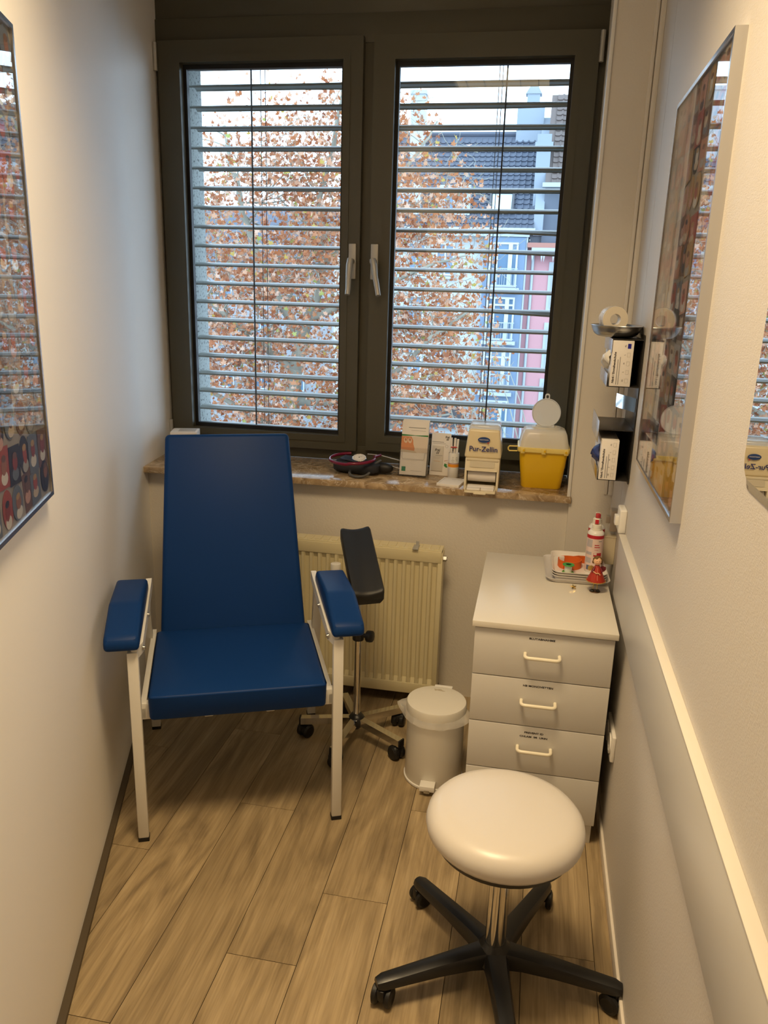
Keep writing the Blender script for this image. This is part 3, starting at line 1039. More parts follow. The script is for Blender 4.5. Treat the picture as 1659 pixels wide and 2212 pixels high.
def leaf_M(p):
    s_ = rnd.uniform(.062, .104)
    e = Matrix.Rotation(rnd.uniform(0, 2 * PI), 4, 'Z') @ Matrix.Rotation(rnd.gauss(PI * .62, .55), 4, 'X') @ Matrix.Rotation(rnd.gauss(0, .6), 4, 'Y')
    return Matrix.Translation(p - TR) @ e @ Matrix.Diagonal((s_, s_, s_, 1))
def leaf_mi():
    r = rnd.random()
    for i, t in enumerate((.26, .50, .70, .82, .96, .985, 1.01)):
        if r < t:
            return i
view = sorted(range(len(spots)), key=lambda i: spots[i].y + (0 if (-6.6 < spots[i].x < -3.6 or -2.7 < spots[i].x < -.8) and -1.2 < spots[i].z < 5 else 50))
single = set(view[:300])
leaf_me = []
for i in range(7):
    t = B()
    vs_ = [t.bm.verts.new(v) for v in leaf_pts]; c_ = t.bm.verts.new(leaf_ctr)
    for k in range(len(vs_)):
        t.bm.faces.new([c_, vs_[k], vs_[(k + 1) % len(vs_)]])
    me = t.mesh('leaf', 0, recalc=False); me.materials.append(leaf_mats[i]); leaf_me.append(me)
lv, lf, lm = [], [], []
for i, p in enumerate(spots):
    Mq = leaf_M(p)
    if i in single:
        o = link('leaf', leaf_me[leaf_mi()], tree)
        o.matrix_local = Mq
        continue
    base = len(lv)
    lv.extend([Mq @ v for v in leaf_pts]); lv.append(Mq @ leaf_ctr)
    mi = leaf_mi()
    k_ = len(leaf_pts)
    for k in range(k_):
        lf.append((base + k_, base + k, base + (k + 1) % k_)); lm.append(mi)
me = bpy.data.meshes.new('foliage')
me.from_pydata(lv, [], lf)
for m in leaf_mats:
    me.materials.append(m)
me.polygons.foreach_set('material_index', lm)
stuff(link('foliage', me, tree))

# ------------------------------------------------------------------ ceiling lamp
lampo = thing('ceiling_lamp', 'square white ceiling lamp with warm louvred diffuser', 'lamp', (LAMP[0], LAMP[1], ZC))
lf_ = B().ring_slab([(.31, .31), (-.31, .31), (-.31, -.31), (.31, -.31)], [(.285, .285), (-.285, .285), (-.285, -.285), (.285, -.285)], -.075, 0)
lf_.obj('housing', M_WHITEMETAL, lampo, smooth=0)
B().box((0, 0, -.045), (.57, .57, .004)).obj('diffuser', mat('lit_diffuser', (0.9, 0.8, 0.6), .5, emit=((1, .74, .42), 3.0)), lampo, smooth=0)
for k in range(-2, 3):
    B().box((k * .11, 0, -.056), (.003, .57, .016)).obj('lamella', M_ALU, lampo, smooth=0)

# ------------------------------------------------------------------ radiator
rad = thing('radiator', 'cream panel radiator below the marble sill', 'radiator', (-0.791, 2.80, 0.055))
W2 = .50
b = B()
prof = []
pitch = .0333
xx = -W2 + .02
while xx < W2 - .025:
    prof += [(xx, 0.0), (xx + .010, 0.0), (xx + .0145, .009), (xx + .029, .009)]
    xx += pitch
prof.append((W2 - .012, 0.0))
zlo, zhi = .045, .555
rows = []
for (z, k) in ((zlo, 0), (zlo + .02, 1), (zhi - .02, 1), (zhi, 0)):
    rows.append([b.bm.verts.new((x, .001 + y * k, z)) for x, y in prof])
for r0, r1 in zip(rows, rows[1:]):
    for i in range(len(prof) - 1):
        b.bm.faces.new([r0[i], r0[i + 1], r1[i + 1], r1[i]])
b.obj('front_panel', M_RAD, rad, smooth=20)
b = B().box((0, .006, .577), (1.0, .016, .046), .004).box((0, .006, .022), (1.0, .016, .046), .004)
b.box((-W2 + .006, .006, .30), (.016, .012, .53), .002).box((W2 - .006, .006, .30), (.016, .012, .53), .002)
b.obj('border', M_RAD, rad)
b = B().box((0, .060, .30), (.995, .02, .585), .004)
b.obj('rear_panel', M_RAD, rad)
b = B().box((0, .036, .6005), (1.0, .070, .006), .001)
for k in range(30):
    b.box((-.48 + k * .033, .036, .6045), (.020, .05, .002))
b.obj('top_grille', M_RAD, rad, smooth=0)
for sx in (-1, 1):
    B().box((sx * .5015, .036, .30), (.004, .072, .585), .001).obj('side_cover', M_RAD, rad)
for hx in (.40, -.40):
    B().box((hx, .015, .606), (.022, .055, .004), .001).box((hx + .003, .030, .615), (.012, .004, .022), .001).obj('bracket_clip', M_SATIN, rad)
    B().box((hx, .096, .3), (.03, .056, .5)).obj('wall_bracket', M_RAD, rad)
B().cyl((.503, .030, .565), (.516, .030, .565), .012, n=6).cyl((.514, .03, .565), (.519, .03, .565), .006, n=8).obj('bleed_valve', M_STEEL, rad)
b = B().cyl((.098, -.026, .44), (.098, -.026, .527), .020, n=18, bev=.003).box((.098, -.012, .47), (.014, .03, .02))
b.obj('heat_meter', M_WHITEPLA, rad)

# ------------------------------------------------------------------ phlebotomy chair
ch = thing('blood_draw_chair', 'blue leatherette blood draw chair with white metal frame and padded arms', 'chair', (-0.7704, 1.9492, 0), R(23.1))
# seat cushion
b = B()
t = bmesh.new()
bmesh.ops.create_cube(t, size=1.0)
for v in t.verts:
    v.co = Vector((v.co.x * .506, v.co.y * .458, v.co.z * .092))
    if v.co.z < 0 and v.co.y < 0:
        v.co.y += .022
bmesh.ops.subdivide_edges(t, edges=list(t.edges), cuts=9, use_grid_fill=True)
for v in t.verts:                      # upholstered: softly domed top, bulging front
    u, w = v.co.x / .253, (v.co.y) / .229
    if v.co.z > .0459:
        v.co.z += .009 * (1 - u ** 4) * (1 - w ** 4) - .004
    if v.co.y < -.2:
        v.co.y -= .006 * (1 - (v.co.z / .046) ** 2) * (1 - u ** 6)
ed = [e for e in t.edges if len(e.link_faces) == 2 and e.calc_face_angle(0) > .7]
bmesh.ops.bevel(t, geom=ed, offset=.013, segments=4, affect='EDGES', profile=.5)
b._take(t, T(0, .196, .4405))
b.obj('seat', M_BLUE, ch)
# backrest
b = B()
t = bmesh.new()
bmesh.ops.create_cube(t, size=1.0)
Lb = .70
for v in t.verts:
    k = v.co.z + .5
    v.co = Vector((v.co.x * (.485 + (.425 - .485) * k), v.co.y * .062, v.co.z * Lb))
bmesh.ops.bevel(t, geom=list(t.edges), offset=.016, segments=4, affect='EDGES', profile=.5)
ba = math.atan2(.255, .610)
upv = Vector((0, math.sin(ba), math.cos(ba))); bk = Vector((0, math.cos(ba), -math.sin(ba)))
top_f = Vector((0, .677, 1.093)) + upv * .006
b._take(t, Matrix.Translation(top_f - upv * (Lb / 2) + bk * .031) @ RX(-ba))
b.obj('backrest', M_BLUE, ch)
B().box((0, 0, 0), (.30, .012, .50), .002, M=Matrix.Translation(top_f - upv * .36 + bk * .068) @ RX(-ba)).obj('back_board', M_BLKPLA, ch)
# armrests
for s_ in (-1, 1):
    prof = [(-.030, .624), (.372, .640), (.376, .672), (.350, .697), (.135, .706), (-.018, .668), (-.034, .650)]
    b = B().prism(prof, -.047, .047, M=Matrix(((0, 0, 1, s_ * .3145), (1, 0, 0, 0), (0, 1, 0, 0), (0, 0, 0, 1))), bev=.0125, seg=4)
    b.obj('armrest', M_BLUE, ch)
    xs = s_ * .2885
    lg = B().box((xs, 0.0, .312), (.030, .026, .600), .003)
    lg.obj('leg', M_WHITEMETAL, ch)
    B().box((xs, 0, .006), (.032, .028, .014), .002).obj('foot', M_BLACK, ch)
    top = Vector((xs, .43, .648)); ft = Vector((xs, .628, .012))
    B().tube([top, ft], .01, sq=(.030, .026)).obj('leg', M_WHITEMETAL, ch, smooth=0)
    B().box((xs, .629, .006), (.032, .030, .014), .002).obj('foot', M_BLACK, ch)
    xi = s_ * .270
    B().tube([(s_ * .2835, -.006, .607), (s_ * .2705, .03, .6105), (xi, .22, .628), (xi, .435, .650)], .01, sq=(.018, .030)).obj('arm_tube', M_WHITEMETAL, ch, smooth=0)
    B().tube([(s_ * .272, .008, .412), (s_ * .272, .56, .412)], .01, sq=(.016, .030)).obj('seat_rail', M_WHITEMETAL, ch, smooth=0)
    for (y, z) in ((.217, .628), (.020, .612)):
        B().cyl((s_ * .261, y, z), (s_ * .256, y, z), .006, n=10).cyl((s_ * .262, y, z), (s_ * .2605, y, z), .009, n=12).obj('bolt', M_STEEL, ch)
    B().box((s_ * .265, .02, .418), (.03, .024, .05), .002).obj('seat_bracket', M_WHITEMETAL, ch)
B().tube([(-.28, .11, .389), (.28, .11, .389)], .01, sq=(.022, .020)).obj('front_crossbar', M_WHITEMETAL, ch, smooth=0)
B().tube([(-.28, .545, .40), (.28, .545, .40)], .01, sq=(.022, .026)).obj('rear_crossbar', M_WHITEMETAL, ch, smooth=0)
for cx in (-.088, .090):
    B().box((cx, .022, .394), (.026, .03, .016), .003).obj('seat_clip', M_WHITEPLA, ch)

# ------------------------------------------------------------------ arm support stand
st = thing('arm_support_stand', 'black padded arm support on a chrome five star stand beside the blue chair', 'stand', (-.543, 2.515, 0))
B().cyl((0, 0, .085), (0, 0, .43), .0125, n=20).obj('tube', M_CHROME, st)
B().cyl((0, 0, .40), (0, 0, .665), .0085, n=16).obj('pole', M_CHROME, st)
b = B().lathe([(.0, .045), (.012, .045), (.018, .055), (.030, .062), (.033, .075), (.030, .090), (.020, .104), (.014, .106), (.0, .106)], n=20)
b.obj('hub', M_BLKPLA, st)
b = B().cyl((0, 0, .398), (0, 0, .436), .021, n=18, bev=.003)
b.cyl((.015, -.004, .418), (.036, -.010, .420), .008, n=10).cyl((.034, -.010, .420), (.054, -.016, .422), .0215, n=10, bev=.004)
b.obj('clamp_knob', M_BLKPLA, st)
for k in range(5):
    a = R(-172 + 72 * k)
    c, s_ = math.cos(a), math.sin(a)
    B().tube([(.022 * c, .022 * s_, .080), (.205 * c, .205 * s_, .066)], .01, sq=(.026, .025)).obj('leg', M_CHROME, st, smooth=0)
    B().box((0, 0, 0), (.006, .028, .028), .001, M=T(.207 * c, .207 * s_, .066) @ RZ(a)).obj('end_cap', M_BLACK, st)
    w = B()
    Mw = T(.188 * c, .188 * s_, .026) @ RZ(a + .9 + k)
    for q in (-1, 1):
        w.lathe([(0, -.011), (.021, -.011), (.026, -.005), (.026, .005), (.020, .011), (0, .013)], n=18, M=Mw @ T(0, q * .0135, 0) @ RX(-PI / 2 * q))
    w.box((0, 0, .008), (.042, .050, .030), .010, M=Mw)
    w.cyl((.188 * c, .188 * s_, .04), (.188 * c, .188 * s_, .058), .007, n=10)
    w.obj('caster', M_BLACK, st)
# cradle pad
pa, pt = -.383, .412
d = Vector((math.cos(pt) * math.sin(pa), math.cos(pt) * math.cos(pa), math.sin(pt)))
sd = Vector((math.cos(pa), -math.sin(pa), 0))
un = sd.cross(d)
sd2 = sd * math.cos(.064) + un * math.sin(.064)
un2 = sd2.cross(d)
Mp = Matrix(((sd2.x, d.x, un2.x, -.535 + .543), (sd2.y, d.y, un2.y, 2.502 - 2.515), (sd2.z, d.z, un2.z, .702), (0, 0, 0, 1)))
pr_ = [(-.0545, .004), (-.051, .009), (-.044, .0095), (-.028, .004), (-.012, .0008), (0, 0), (.012, .0008), (.028, .004), (.044, .0095), (.051, .009), (.0545, .004), (.0545, -.030), (.046, -.042), (-.046, -.042), (-.0545, -.030)]
b = B()
secs = []
for (y, sc, dz) in ((-.168, .86, -.006), (-.163, .96, -.001), (-.150, 1, 0), (.150, 1, 0), (.163, .96, -.001), (.168, .86, -.006)):
    secs.append([b.bm.verts.new(Mp @ Vector((x * sc, y, (z + .01) * sc - .01 + dz))) for x, z in pr_])
for A, C_ in zip(secs, secs[1:]):
    for i in range(len(pr_)):
        b.bm.faces.new([A[i], A[(i + 1) % len(pr_)], C_[(i + 1) % len(pr_)], C_[i]])
b.bm.faces.new(list(reversed(secs[0]))); b.bm.faces.new(secs[-1])
b.obj('arm_pad', mat('black_foam_skin', (0.010, 0.010, 0.010), .48, bump=(1200, .15)), st, smooth=50)
B().box((0, 0, .662), (.03, .05, .03), .004).obj('swivel_joint', M_BLKPLA, st)

# ------------------------------------------------------------------ pedal bin
bn = thing('pedal_bin', 'round white pedal bin with clear liner between the radiator and the drawer cabinet', 'bin', (-.237, 2.358, 0))
b = B().lathe([(0, .008), (.096, .008), (.097, .012), (.0955, .25), (.090, .25), (.089, .02), (0, .02)], n=40)
b.obj('body', M_BIN, bn)
B().lathe([(0, 0), (.0975, 0), (.1005, .003), (.1005, .009), (.096, .011), (0, .011)], n=40).obj('base_ring', M_WHITEPLA, bn)
b = B().lathe([(.0985, .252), (.1005, .254), (.1005, .279), (.098, .2845), (.090, .2865), (.05, .289), (0, .290)], n=44)
lid = b.obj('lid', M_BIN, bn)
b = B().box((.012, .098, .277), (.062, .016, .020), .003).obj('hinge', M_WHITEPLA, lid)
pts = [(-.016, -.005), (-.006, -.001), (.001, -.010), (.009, -.006), (.022, -.003), (.010, .001), (.004, .007), (-.004, .006), (-.009, .004), (-.02, .006)]
B().prism([(x * .95 + .002, y * 1.3 + .062) for x, y in pts], .2878, .2885).obj('sticker_remnant', mat('old_adhesive', (0.50, 0.44, 0.33), .8), lid, smooth=0)
b = B()
N = 72
r0 = [], []
rings = []
rl_ = random.Random(3)
for (rr, zz, amp) in ((.0985, .258, .0), (.104, .250, .002), (.1075, .243, .004), (.109, .236, .006)):
    ring = []
    for k in range(N):
        a = 2 * PI * k / N
        flare = .028 * max(0, math.cos(a - R(165))) ** 14 + .012 * max(0, math.cos(a - R(-15))) ** 8
        w = amp * (math.sin(11 * a) + .7 * math.sin(17 * a + 1) + .5 * math.sin(29 * a + 2)) * .5
        f = (rr - .0985) / .0105
        ring.append(b.bm.verts.new(((rr + w * .6 + flare * f) * math.cos(a), (rr + w * .6 + flare * f) * math.sin(a), zz + w * .7 + flare * f * .35)))
    rings.append(ring)
for A, C_ in zip(rings, rings[1:]):
    for k in range(N):
        b.bm.faces.new([A[k], A[(k + 1) % N], C_[(k + 1) % N], C_[k]])
b.obj('liner', sheer_mat('clear_bag_film', (0.85, 0.83, 0.80), .45, .12), bn, smooth=25)
b = B().box((-.005, -.112, .034), (.050, .036, .007), .002).box((-.005, -.128, .027), (.050, .004, .016), .001)
b.obj('pedal', M_WHITEPLA, bn)
B().box((-.005, -.108, .018), (.020, .045, .012), .002).obj('pedal_arm', M_STEEL, bn)

# ------------------------------------------------------------------ drawer cabinet
cb = thing('drawer_cabinet', 'white four drawer cabinet standing against the right wall', 'cabinet', (0.0825, 2.10, 0))
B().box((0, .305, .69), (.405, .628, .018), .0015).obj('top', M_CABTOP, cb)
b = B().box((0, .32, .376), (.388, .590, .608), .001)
b.obj('body', M_CABINET, cb)
labels = [('BLUTABNAHME',), ('HB MONOVETTEN',), ('PREVENT ID', 'CHLAM  IM  URIN'), ()]
for i, (z0, z1) in enumerate(((.5315, .6765), (.3805, .5285), (.2275, .3775), (.0735, .2245))):
    dr = B().box((0, .009, (z0 + z1) / 2), (.3895, .018, z1 - z0), .0012).obj('drawer', M_CABINET, cb)
    hz = z1 - .0665
    pts = [(-.048, 0, hz)]
    for k in range(7):
        a = R(15 * k)
        pts.append((-.048 + .012 - .012 * math.cos(a), -.018 - .012 * math.sin(a), hz))
    pts += [(-x, y, z) for x, y, z in reversed(pts)]
    B().tube(pts, .0052, n=12).obj('handle', M_HANDLE, dr)
    for j, s_ in enumerate(labels[i]):
        zt = z1 - .019 - j * .013
        text_obj('lettering', s_, .0092, M_DARK, dr, T(-.004, -.0006, zt) @ FRONT @ Matrix.Diagonal((1.12, .85, 1, 1)), bold=.0003)
for (fx_, fy) in ((.172, .035), (-.172, .035), (.172, .57), (-.172, .57)):
    B().box((fx_, fy, .037), (.036, .036, .074), .001).obj('foot', M_CABINET, cb)

# ------------------------------------------------------------------ swivel stool
so = thing('swivel_stool', 'round white vinyl swivel stool on a black five star base', 'stool', (.0125, 1.573, 0))
b = B().lathe([(0, .402), (.155, .402), (.168, .406), (.1775, .418), (.1805, .434), (.177, .450), (.166, .463), (.148, .4705), (.11, .4745), (0, .476)], n=56)
b.obj('seat', M_STOOL, so)
B().lathe([(0, .386), (.145, .386), (.158, .389), (.160, .4025), (0, .4025)], n=48).obj('seat_ring', M_BLKPLA, so)
b = B().lathe([(.0245, .07), (.0245, .28), (.020, .284), (.016, .284), (.016, .386), (0, .386)], n=28)
b.obj('gas_lift', M_CHROME, so)
b = B().lathe([(0, .048), (.046, .048), (.052, .06), (.046, .082), (.034, .096), (.027, .104), (.0, .104)], n=30)
b.obj('hub', M_BLKPLA, so)
B().tube([(.02, .0, .378), (.10, .09, .374), (.15, .13, .366)], .005, n=8).obj('lever', M_BLKPLA, so)
for k in range(5):
    a = R(-152.4 + 1.2 + 72 * k + 0.0)
    c, s_ = math.cos(a), math.sin(a)
    b = B()
    secs = []
    for (r_, w_, zt, zb) in ((.02, .030, .094, .050), (.07, .0255, .092, .056), (.15, .0225, .087, .058), (.24, .0205, .080, .056), (.282, .0195, .077, .055), (.298, .014, .072, .056)):
        pr = [(-w_, zb), (-w_, zt - .012), (-w_ * .75, zt - .003), (-w_ * .3, zt), (w_ * .3, zt), (w_ * .75, zt - .003), (w_, zt - .012), (w_, zb)]
        secs.append([b.bm.verts.new((r_ * c - x * s_, r_ * s_ + x * c, z)) for x, z in pr])
    for A, C_ in zip(secs, secs[1:]):
        for i in range(8):
            b.bm.faces.new([A[i], A[(i + 1) % 8], C_[(i + 1) % 8], C_[i]])
    b.bm.faces.new(list(reversed(secs[0]))); b.bm.faces.new(secs[-1])
    leg = b.obj('leg', M_BLKPLA, so)
    w = B()
    Mw = T(.281 * c, .281 * s_, .025) @ RZ(a + (.9, 2.0, 2.6, .4, 1.4)[k])
    for q in (-1, 1):
        w.lathe([(0, -.009), (.019, -.009), (.025, -.004), (.025, .005), (.017, .009), (.010, .0075), (0, .0075)], n=22, M=Mw @ T(0, q * .016, 0) @ RX(-PI / 2 * q))
    w.box((.004, 0, .012), (.036, .020, .032), .007, M=Mw)
    w.cyl((.281 * c, .281 * s_, .035), (.281 * c, .281 * s_, .060), .007, n=10)
    w.obj('caster', M_BLACK, leg)

# ------------------------------------------------------------------ right wall: guard rail, sockets, mirror, pictures
rail = thing('wall_guard_rail', 'pale grey horizontal guard rail along the right wall', 'wall rail', (XR, 0, 0))
B().box((-.0095, (YB + 2.40) / 2, .800), (.019, 2.40 - YB - .004, .192), .001).obj('board', mat('grey_laminate', (0.60, 0.585, 0.55), .38), rail)
B().box((-.0105, (YB + 2.40) / 2, .8975), (.021, 2.40 - YB, .003), .0008).obj('top_edge', mat('cream_edging', (0.70, 0.66, 0.58), .4), rail)
sw = thing('light_switch', 'white surface mounted rocker switch at the far end of the guard rail', 'switch', (XR, 2.452, .932))
B().box((-.011, 0, 0), (.022, .075, .075), .005, 3).obj('housing', M_WHITEPLA, sw)
B().box((-.0265, 0, -.002), (.012, .032, .030), .002).obj('rocker', M_WHITEPLA, sw)
s2 = thing('mirrored_switch_box', 'beige box added as the dull mirrored double of the switch on the wall panel', 'control box', (XR, 2.66, .872))  # added box, stands in for the switch mirrored dully in the panel
B().box((-.012, 0, 0), (.024, .05, .072), .004, 3).obj('housing', mat('beige_mirrored_switch', (0.60, 0.51, 0.40), .35), s2)
B().box((-.030, 0, .0), (.014, .024, .024), .002).obj('rocker', mat('beige_mirrored_switch', (0.60, 0.51, 0.40), .35), s2)
s3 = thing('junction_box', 'cream junction box in the corner behind the spray bottles', 'junction box', (XR, 2.665, .770))
B().box((-.021, 0, 0), (.042, .08, .095), .003).obj('housing', M_CREAMPLA, s3)
B().box((-.021, 0, .0485), (.0425, .081, .004), .001).obj('lid', M_CREAMPLA, s3)
s4 = thing('power_socket', 'white double power socket low on the wall beside the cabinet', 'socket', (XR, 2.160, .345))
B().box((-.006, 0, 0), (.012, .152, .082), .004, 3).obj('cover', M_WHITEPLA, s4)
for q in (-.036, .036):
    B().lathe([(.030, 0), (.030, .0035), (.022, .0035), (.021, -.004), (0, -.004)], n=22, M=T(-.012, q, 0) @ RY(-PI / 2)).obj('socket_ring', M_WHITEPLA, s4)

mi_ = thing('wall_mirror', 'frameless mirror with rounded corners on the right wall above the guard rail', 'mirror', (XR, .965, 1.62))
MR = Matrix(((0, 0, -1, 0), (-1, 0, 0, 0), (0, 1, 0, 0), (0, 0, 0, 1)))
oc = rrect(.48, .56, .045, 6)
ic = rrect(.448, .528, .034, 6)
b = B()
b.prism(ic, .004, .0062, M=MR)
b.obj('glass', M_MIRROR, mi_, smooth=0)
b = B()
vo = [b.bm.verts.new(MR @ Vector((x, y, .0015))) for x, y in oc]; vi = [b.bm.verts.new(MR @ Vector((x, y, .0062))) for x, y in ic]
for k in range(len(oc)):
    j = (k + 1) % len(oc)
    b.bm.faces.new([vo[k], vo[j], vi[j], vi[k]])
b.obj('bevel', M_MIRROR, mi_, smooth=0)
B().prism(oc, .0, .0015, M=MR).obj('backing', M_GREYPRINT, mi_, smooth=0)

pal = {'skin': (0.55, 0.28, 0.18), 'red': (0.42, 0.10, 0.06), 'pink': (0.66, 0.40, 0.33), 'dark': (0.05, 0.045, 0.05), 'slate': (0.17, 0.20, 0.25),
       'grey': (0.45, 0.45, 0.45), 'white': (0.75, 0.73, 0.70), 'ochre': (0.50, 0.33, 0.14), 'brown': (0.20, 0.11, 0.07), 'lime': (0.40, 0.42, 0.08), 'cream': (0.66, 0.56, 0.44),
       'greyd': (0.24, 0.24, 0.24), 'redd': (0.30, 0.07, 0.04), 'skind': (0.36, 0.17, 0.10)}
pm = {k: mat('photo_' + k, v, .5) for k, v in pal.items()}
def ellipse(cx, cy, a, b_, n=14, rot=0.0):
    out = []
    for k in range(n):
        x = a * math.cos(2 * PI * k / n); y = b_ * math.sin(2 * PI * k / n)
        out.append((cx + x * math.cos(rot) - y * math.sin(rot), cy + x * math.sin(rot) + y * math.cos(rot)))
    return out
def collage(parent, w, h, M, seed, backs, heads, nx, ny):
    rr = random.Random(seed)
    B().prism([(w / 2, h / 2), (-w / 2, h / 2), (-w / 2, -h / 2), (w / 2, -h / 2)], 0.0, .002, M=M).obj('backing_board', mat('collage_paper', (0.40, 0.37, 0.33), .6), parent, smooth=0)
    n = 0
    for j in range(ny):
        for i in range(nx):
            cw, chh = w / nx, h / ny
            cx = -w / 2 + (i + .5) * cw + rr.uniform(-.12, .12) * cw
            cy = -h / 2 + (j + .5) * chh + rr.uniform(-.12, .12) * chh
            pw_, ph_ = cw * rr.uniform(.88, 1.05), chh * rr.uniform(.88, 1.05)
            cx = max(-w / 2 + pw_ / 2 + .004, min(w / 2 - pw_ / 2 - .004, cx)); cy = max(-h / 2 + ph_ / 2 + .004, min(h / 2 - ph_ / 2 - .004, cy))
            rot = rr.choice((0, 0, .06, -.06, .12))
            Mi = M @ T(cx, cy, 0) @ RZ(rot)
            z = .0022 + .0006 * (n % 3)
            n += 1
            t = B()
            oval = rr.random() < .35
            shape = ellipse(0, 0, pw_ / 2, ph_ / 2, 18) if oval else [(pw_ / 2, ph_ / 2), (-pw_ / 2, ph_ / 2), (-pw_ / 2, -ph_ / 2), (pw_ / 2, -ph_ / 2)]
            t.mi = 0
            t.prism(shape, z, z + .0004, M=Mi)
            hx, hy = rr.uniform(-.12, .12) * pw_, rr.uniform(-.02, .16) * ph_
            t.mi = 1
            t.prism(ellipse(hx, hy - ph_ * .30, pw_ * .30, ph_ * .17, 14), z + .0004, z + .0006, M=Mi)
            t.mi = 2
            t.prism(ellipse(hx, hy, pw_ * rr.uniform(.18, .27), ph_ * rr.uniform(.19, .27), 16, rr.uniform(-.6, .6)), z + .0006, z + .0008, M=Mi)
            t.mi = 3
            t.prism(ellipse(hx, hy + ph_ * .17, pw_ * .19, ph_ * .09, 12), z + .0008, z + .0009, M=Mi)
            t.obj('photo', [pm[rr.choice(backs)], pm[rr.choice(('white', 'slate', 'pink', 'grey', 'dark', 'cream'))], pm[rr.choice(heads)], pm[rr.choice(('dark', 'brown', 'ochre', 'brown'))]], parent, smooth=0)
def picture(name, label, loc, rotM, w, h, depth, seed, backs, heads, nx, ny):
    p = thing(name, label, 'picture', loc)
    fw = .009
    fr = B().ring_slab([(w / 2, h / 2), (-w / 2, h / 2), (-w / 2, -h / 2), (w / 2, -h / 2)],
                       [(w / 2 - fw, h / 2 - fw), (-w / 2 + fw, h / 2 - fw), (-w / 2 + fw, -h / 2 + fw), (w / 2 - fw, -h / 2 + fw)], 0, depth, M=rotM)
    fr.obj('frame', M_ALU, p, smooth=0)
    collage(p, w - 2 * fw, h - 2 * fw, rotM @ T(0, 0, depth - .008), seed, backs, heads, nx, ny)
    B().box((0, 0, depth - .0028), (w - 2 * fw, h - 2 * fw, .0015), M=rotM).obj('glass', M_PICGLASS, p, smooth=0)
    return p
picture('baby_photo_collage', 'aluminium framed photo collage on the right wall beside the glove boxes', (XR, 1.909, 1.606), MR, .612, .886, .022, 5,
        ('skin', 'pink', 'red', 'cream', 'slate', 'dark', 'ochre', 'brown', 'grey'), ('skin', 'pink', 'cream', 'red', 'white'), 8, 13)
# left picture: local x runs along the wall away from the camera
nv = Vector((nL.x, nL.y, 0)); dv = Vector((dL.x, dL.y, 0))
ML = Matrix(((dv.x, 0, nv.x, 0), (dv.y, 0, nv.y, 0), (0, 1, 0, 0), (0, 0, 0, 1)))
pc = Vector((-1.008, 1.5, 0)) - dv * .31
off = pc.x * nL.x + pc.y * nL.y - CL
pc = pc - nv * off
picture('portrait_photo_collage', 'aluminium framed photo collage on the left wall reflecting the window', (pc.x, pc.y, 1.601), ML, .62, .905, off, 11,
        ('dark', 'slate', 'brown', 'dark', 'greyd', 'red', 'slate'), ('redd', 'red', 'skind', 'brown', 'skind'), 9, 12)

# ------------------------------------------------------------------ things on the windowsill
SZ = .882
# --- carton behind the chair
cbx = thing('glove_carton', 'white and dark carton on the sill behind the blue backrest', 'box', (-1.440, 3.10, SZ), R(16))
B().box((0, 0, .0575), (.110, .100, .115), .002).obj('body', M_PAPER, cbx)
B().box((0, -.0505, .022), (.1085, .0015, .043), .0004).obj('dark_band', mat('dark_teal_print', (0.03, 0.07, 0.10), .5), cbx)
B().box((-.0555, 0, .022), (.0015, .098, .043), .0004).obj('dark_band', MATS['dark_teal_print'], cbx)
B().box((.01, .0, .1155), (.07, .06, .0012), .0003).obj('top_flap', M_FAINT, cbx)

# --- blood pressure cuff
cu = thing('blood_pressure_cuff', 'black rolled blood pressure cuff with round gauge and rubber bulb on the sill', 'blood pressure cuff', (-.672, 3.035, SZ), R(-6))
M_CUFF = mat('black_nylon', (0.014, 0.015, 0.022), .75, bump=(900, .25))
b = B()
n_ = 26
secs = []
for x in [-.092 + .184 * i / 10 for i in range(11)]:
    e = 1 - .35 * abs(x / .092) ** 6
    ring = []
    for k in range(n_):
        a = 2 * PI * k / n_
        cxx, szz = math.cos(a), math.sin(a)
        rx = .052 * e * (abs(cxx) ** .8) * (1 if cxx >= 0 else -1)
        rz = .026 * e * (abs(szz) ** .75) * (1 if szz >= 0 else -1)
        ring.append(b.bm.verts.new((x + .004 * math.sin(k), rx, .026 + rz + .003 * math.sin(4 * a + x * 40))))
    secs.append(ring)
for A, C_ in zip(secs, secs[1:]):
    for i in range(n_):
        b.bm.faces.new([A[i], A[(i + 1) % n_], C_[(i + 1) % n_], C_[i]])
b.bm.faces.new(list(reversed(secs[0]))); b.bm.faces.new(secs[-1])
b.obj('cuff', M_CUFF, cu, smooth=60)
B().box((-.035, -.004, .052), (.075, .07, .006), .003, M=RY(.12)).obj('velcro_flap', mat('navy_nylon', (0.02, 0.03, 0.06), .7), cu)
Mg = T(.005, .0, .058) @ RX(R(18)) @ RY(R(4))
ga = B().lathe([(0, -.009), (.024, -.009), (.028, -.004), (.029, .004), (.0275, .006), (.0262, .0045), (0, .0045)], n=32, M=Mg).obj('gauge', M_CHROME, cu)
B().lathe([(0, .0046), (.026, .0046), (.026, .0052), (0, .0052)], n=32, M=Mg).obj('dial', M_PAPER, ga)
dn = B()
for k in range(24):
    a = 2 * PI * k / 24
    dn.box((.0215 * math.cos(a), .0215 * math.sin(a), .0056), (.003, .0006, .0004), M=Mg)
dn.box((.006, .004, .0058), (.016, .0008, .0004), M=Mg @ RZ(.5)).cyl(Mg @ Vector((0, 0, .005)), Mg @ Vector((0, 0, .0065)), .0018, n=10)
dn.obj('needle', M_DARK, ga, smooth=0)
b = B().ball((.103, .012, .026), (.042, .022, .0225), 20, 12)
b.cyl((.062, .01, .028), (.075, .011, .028), .010, n=12)
b.obj('bulb', M_BLACK, cu)
hs_ = []
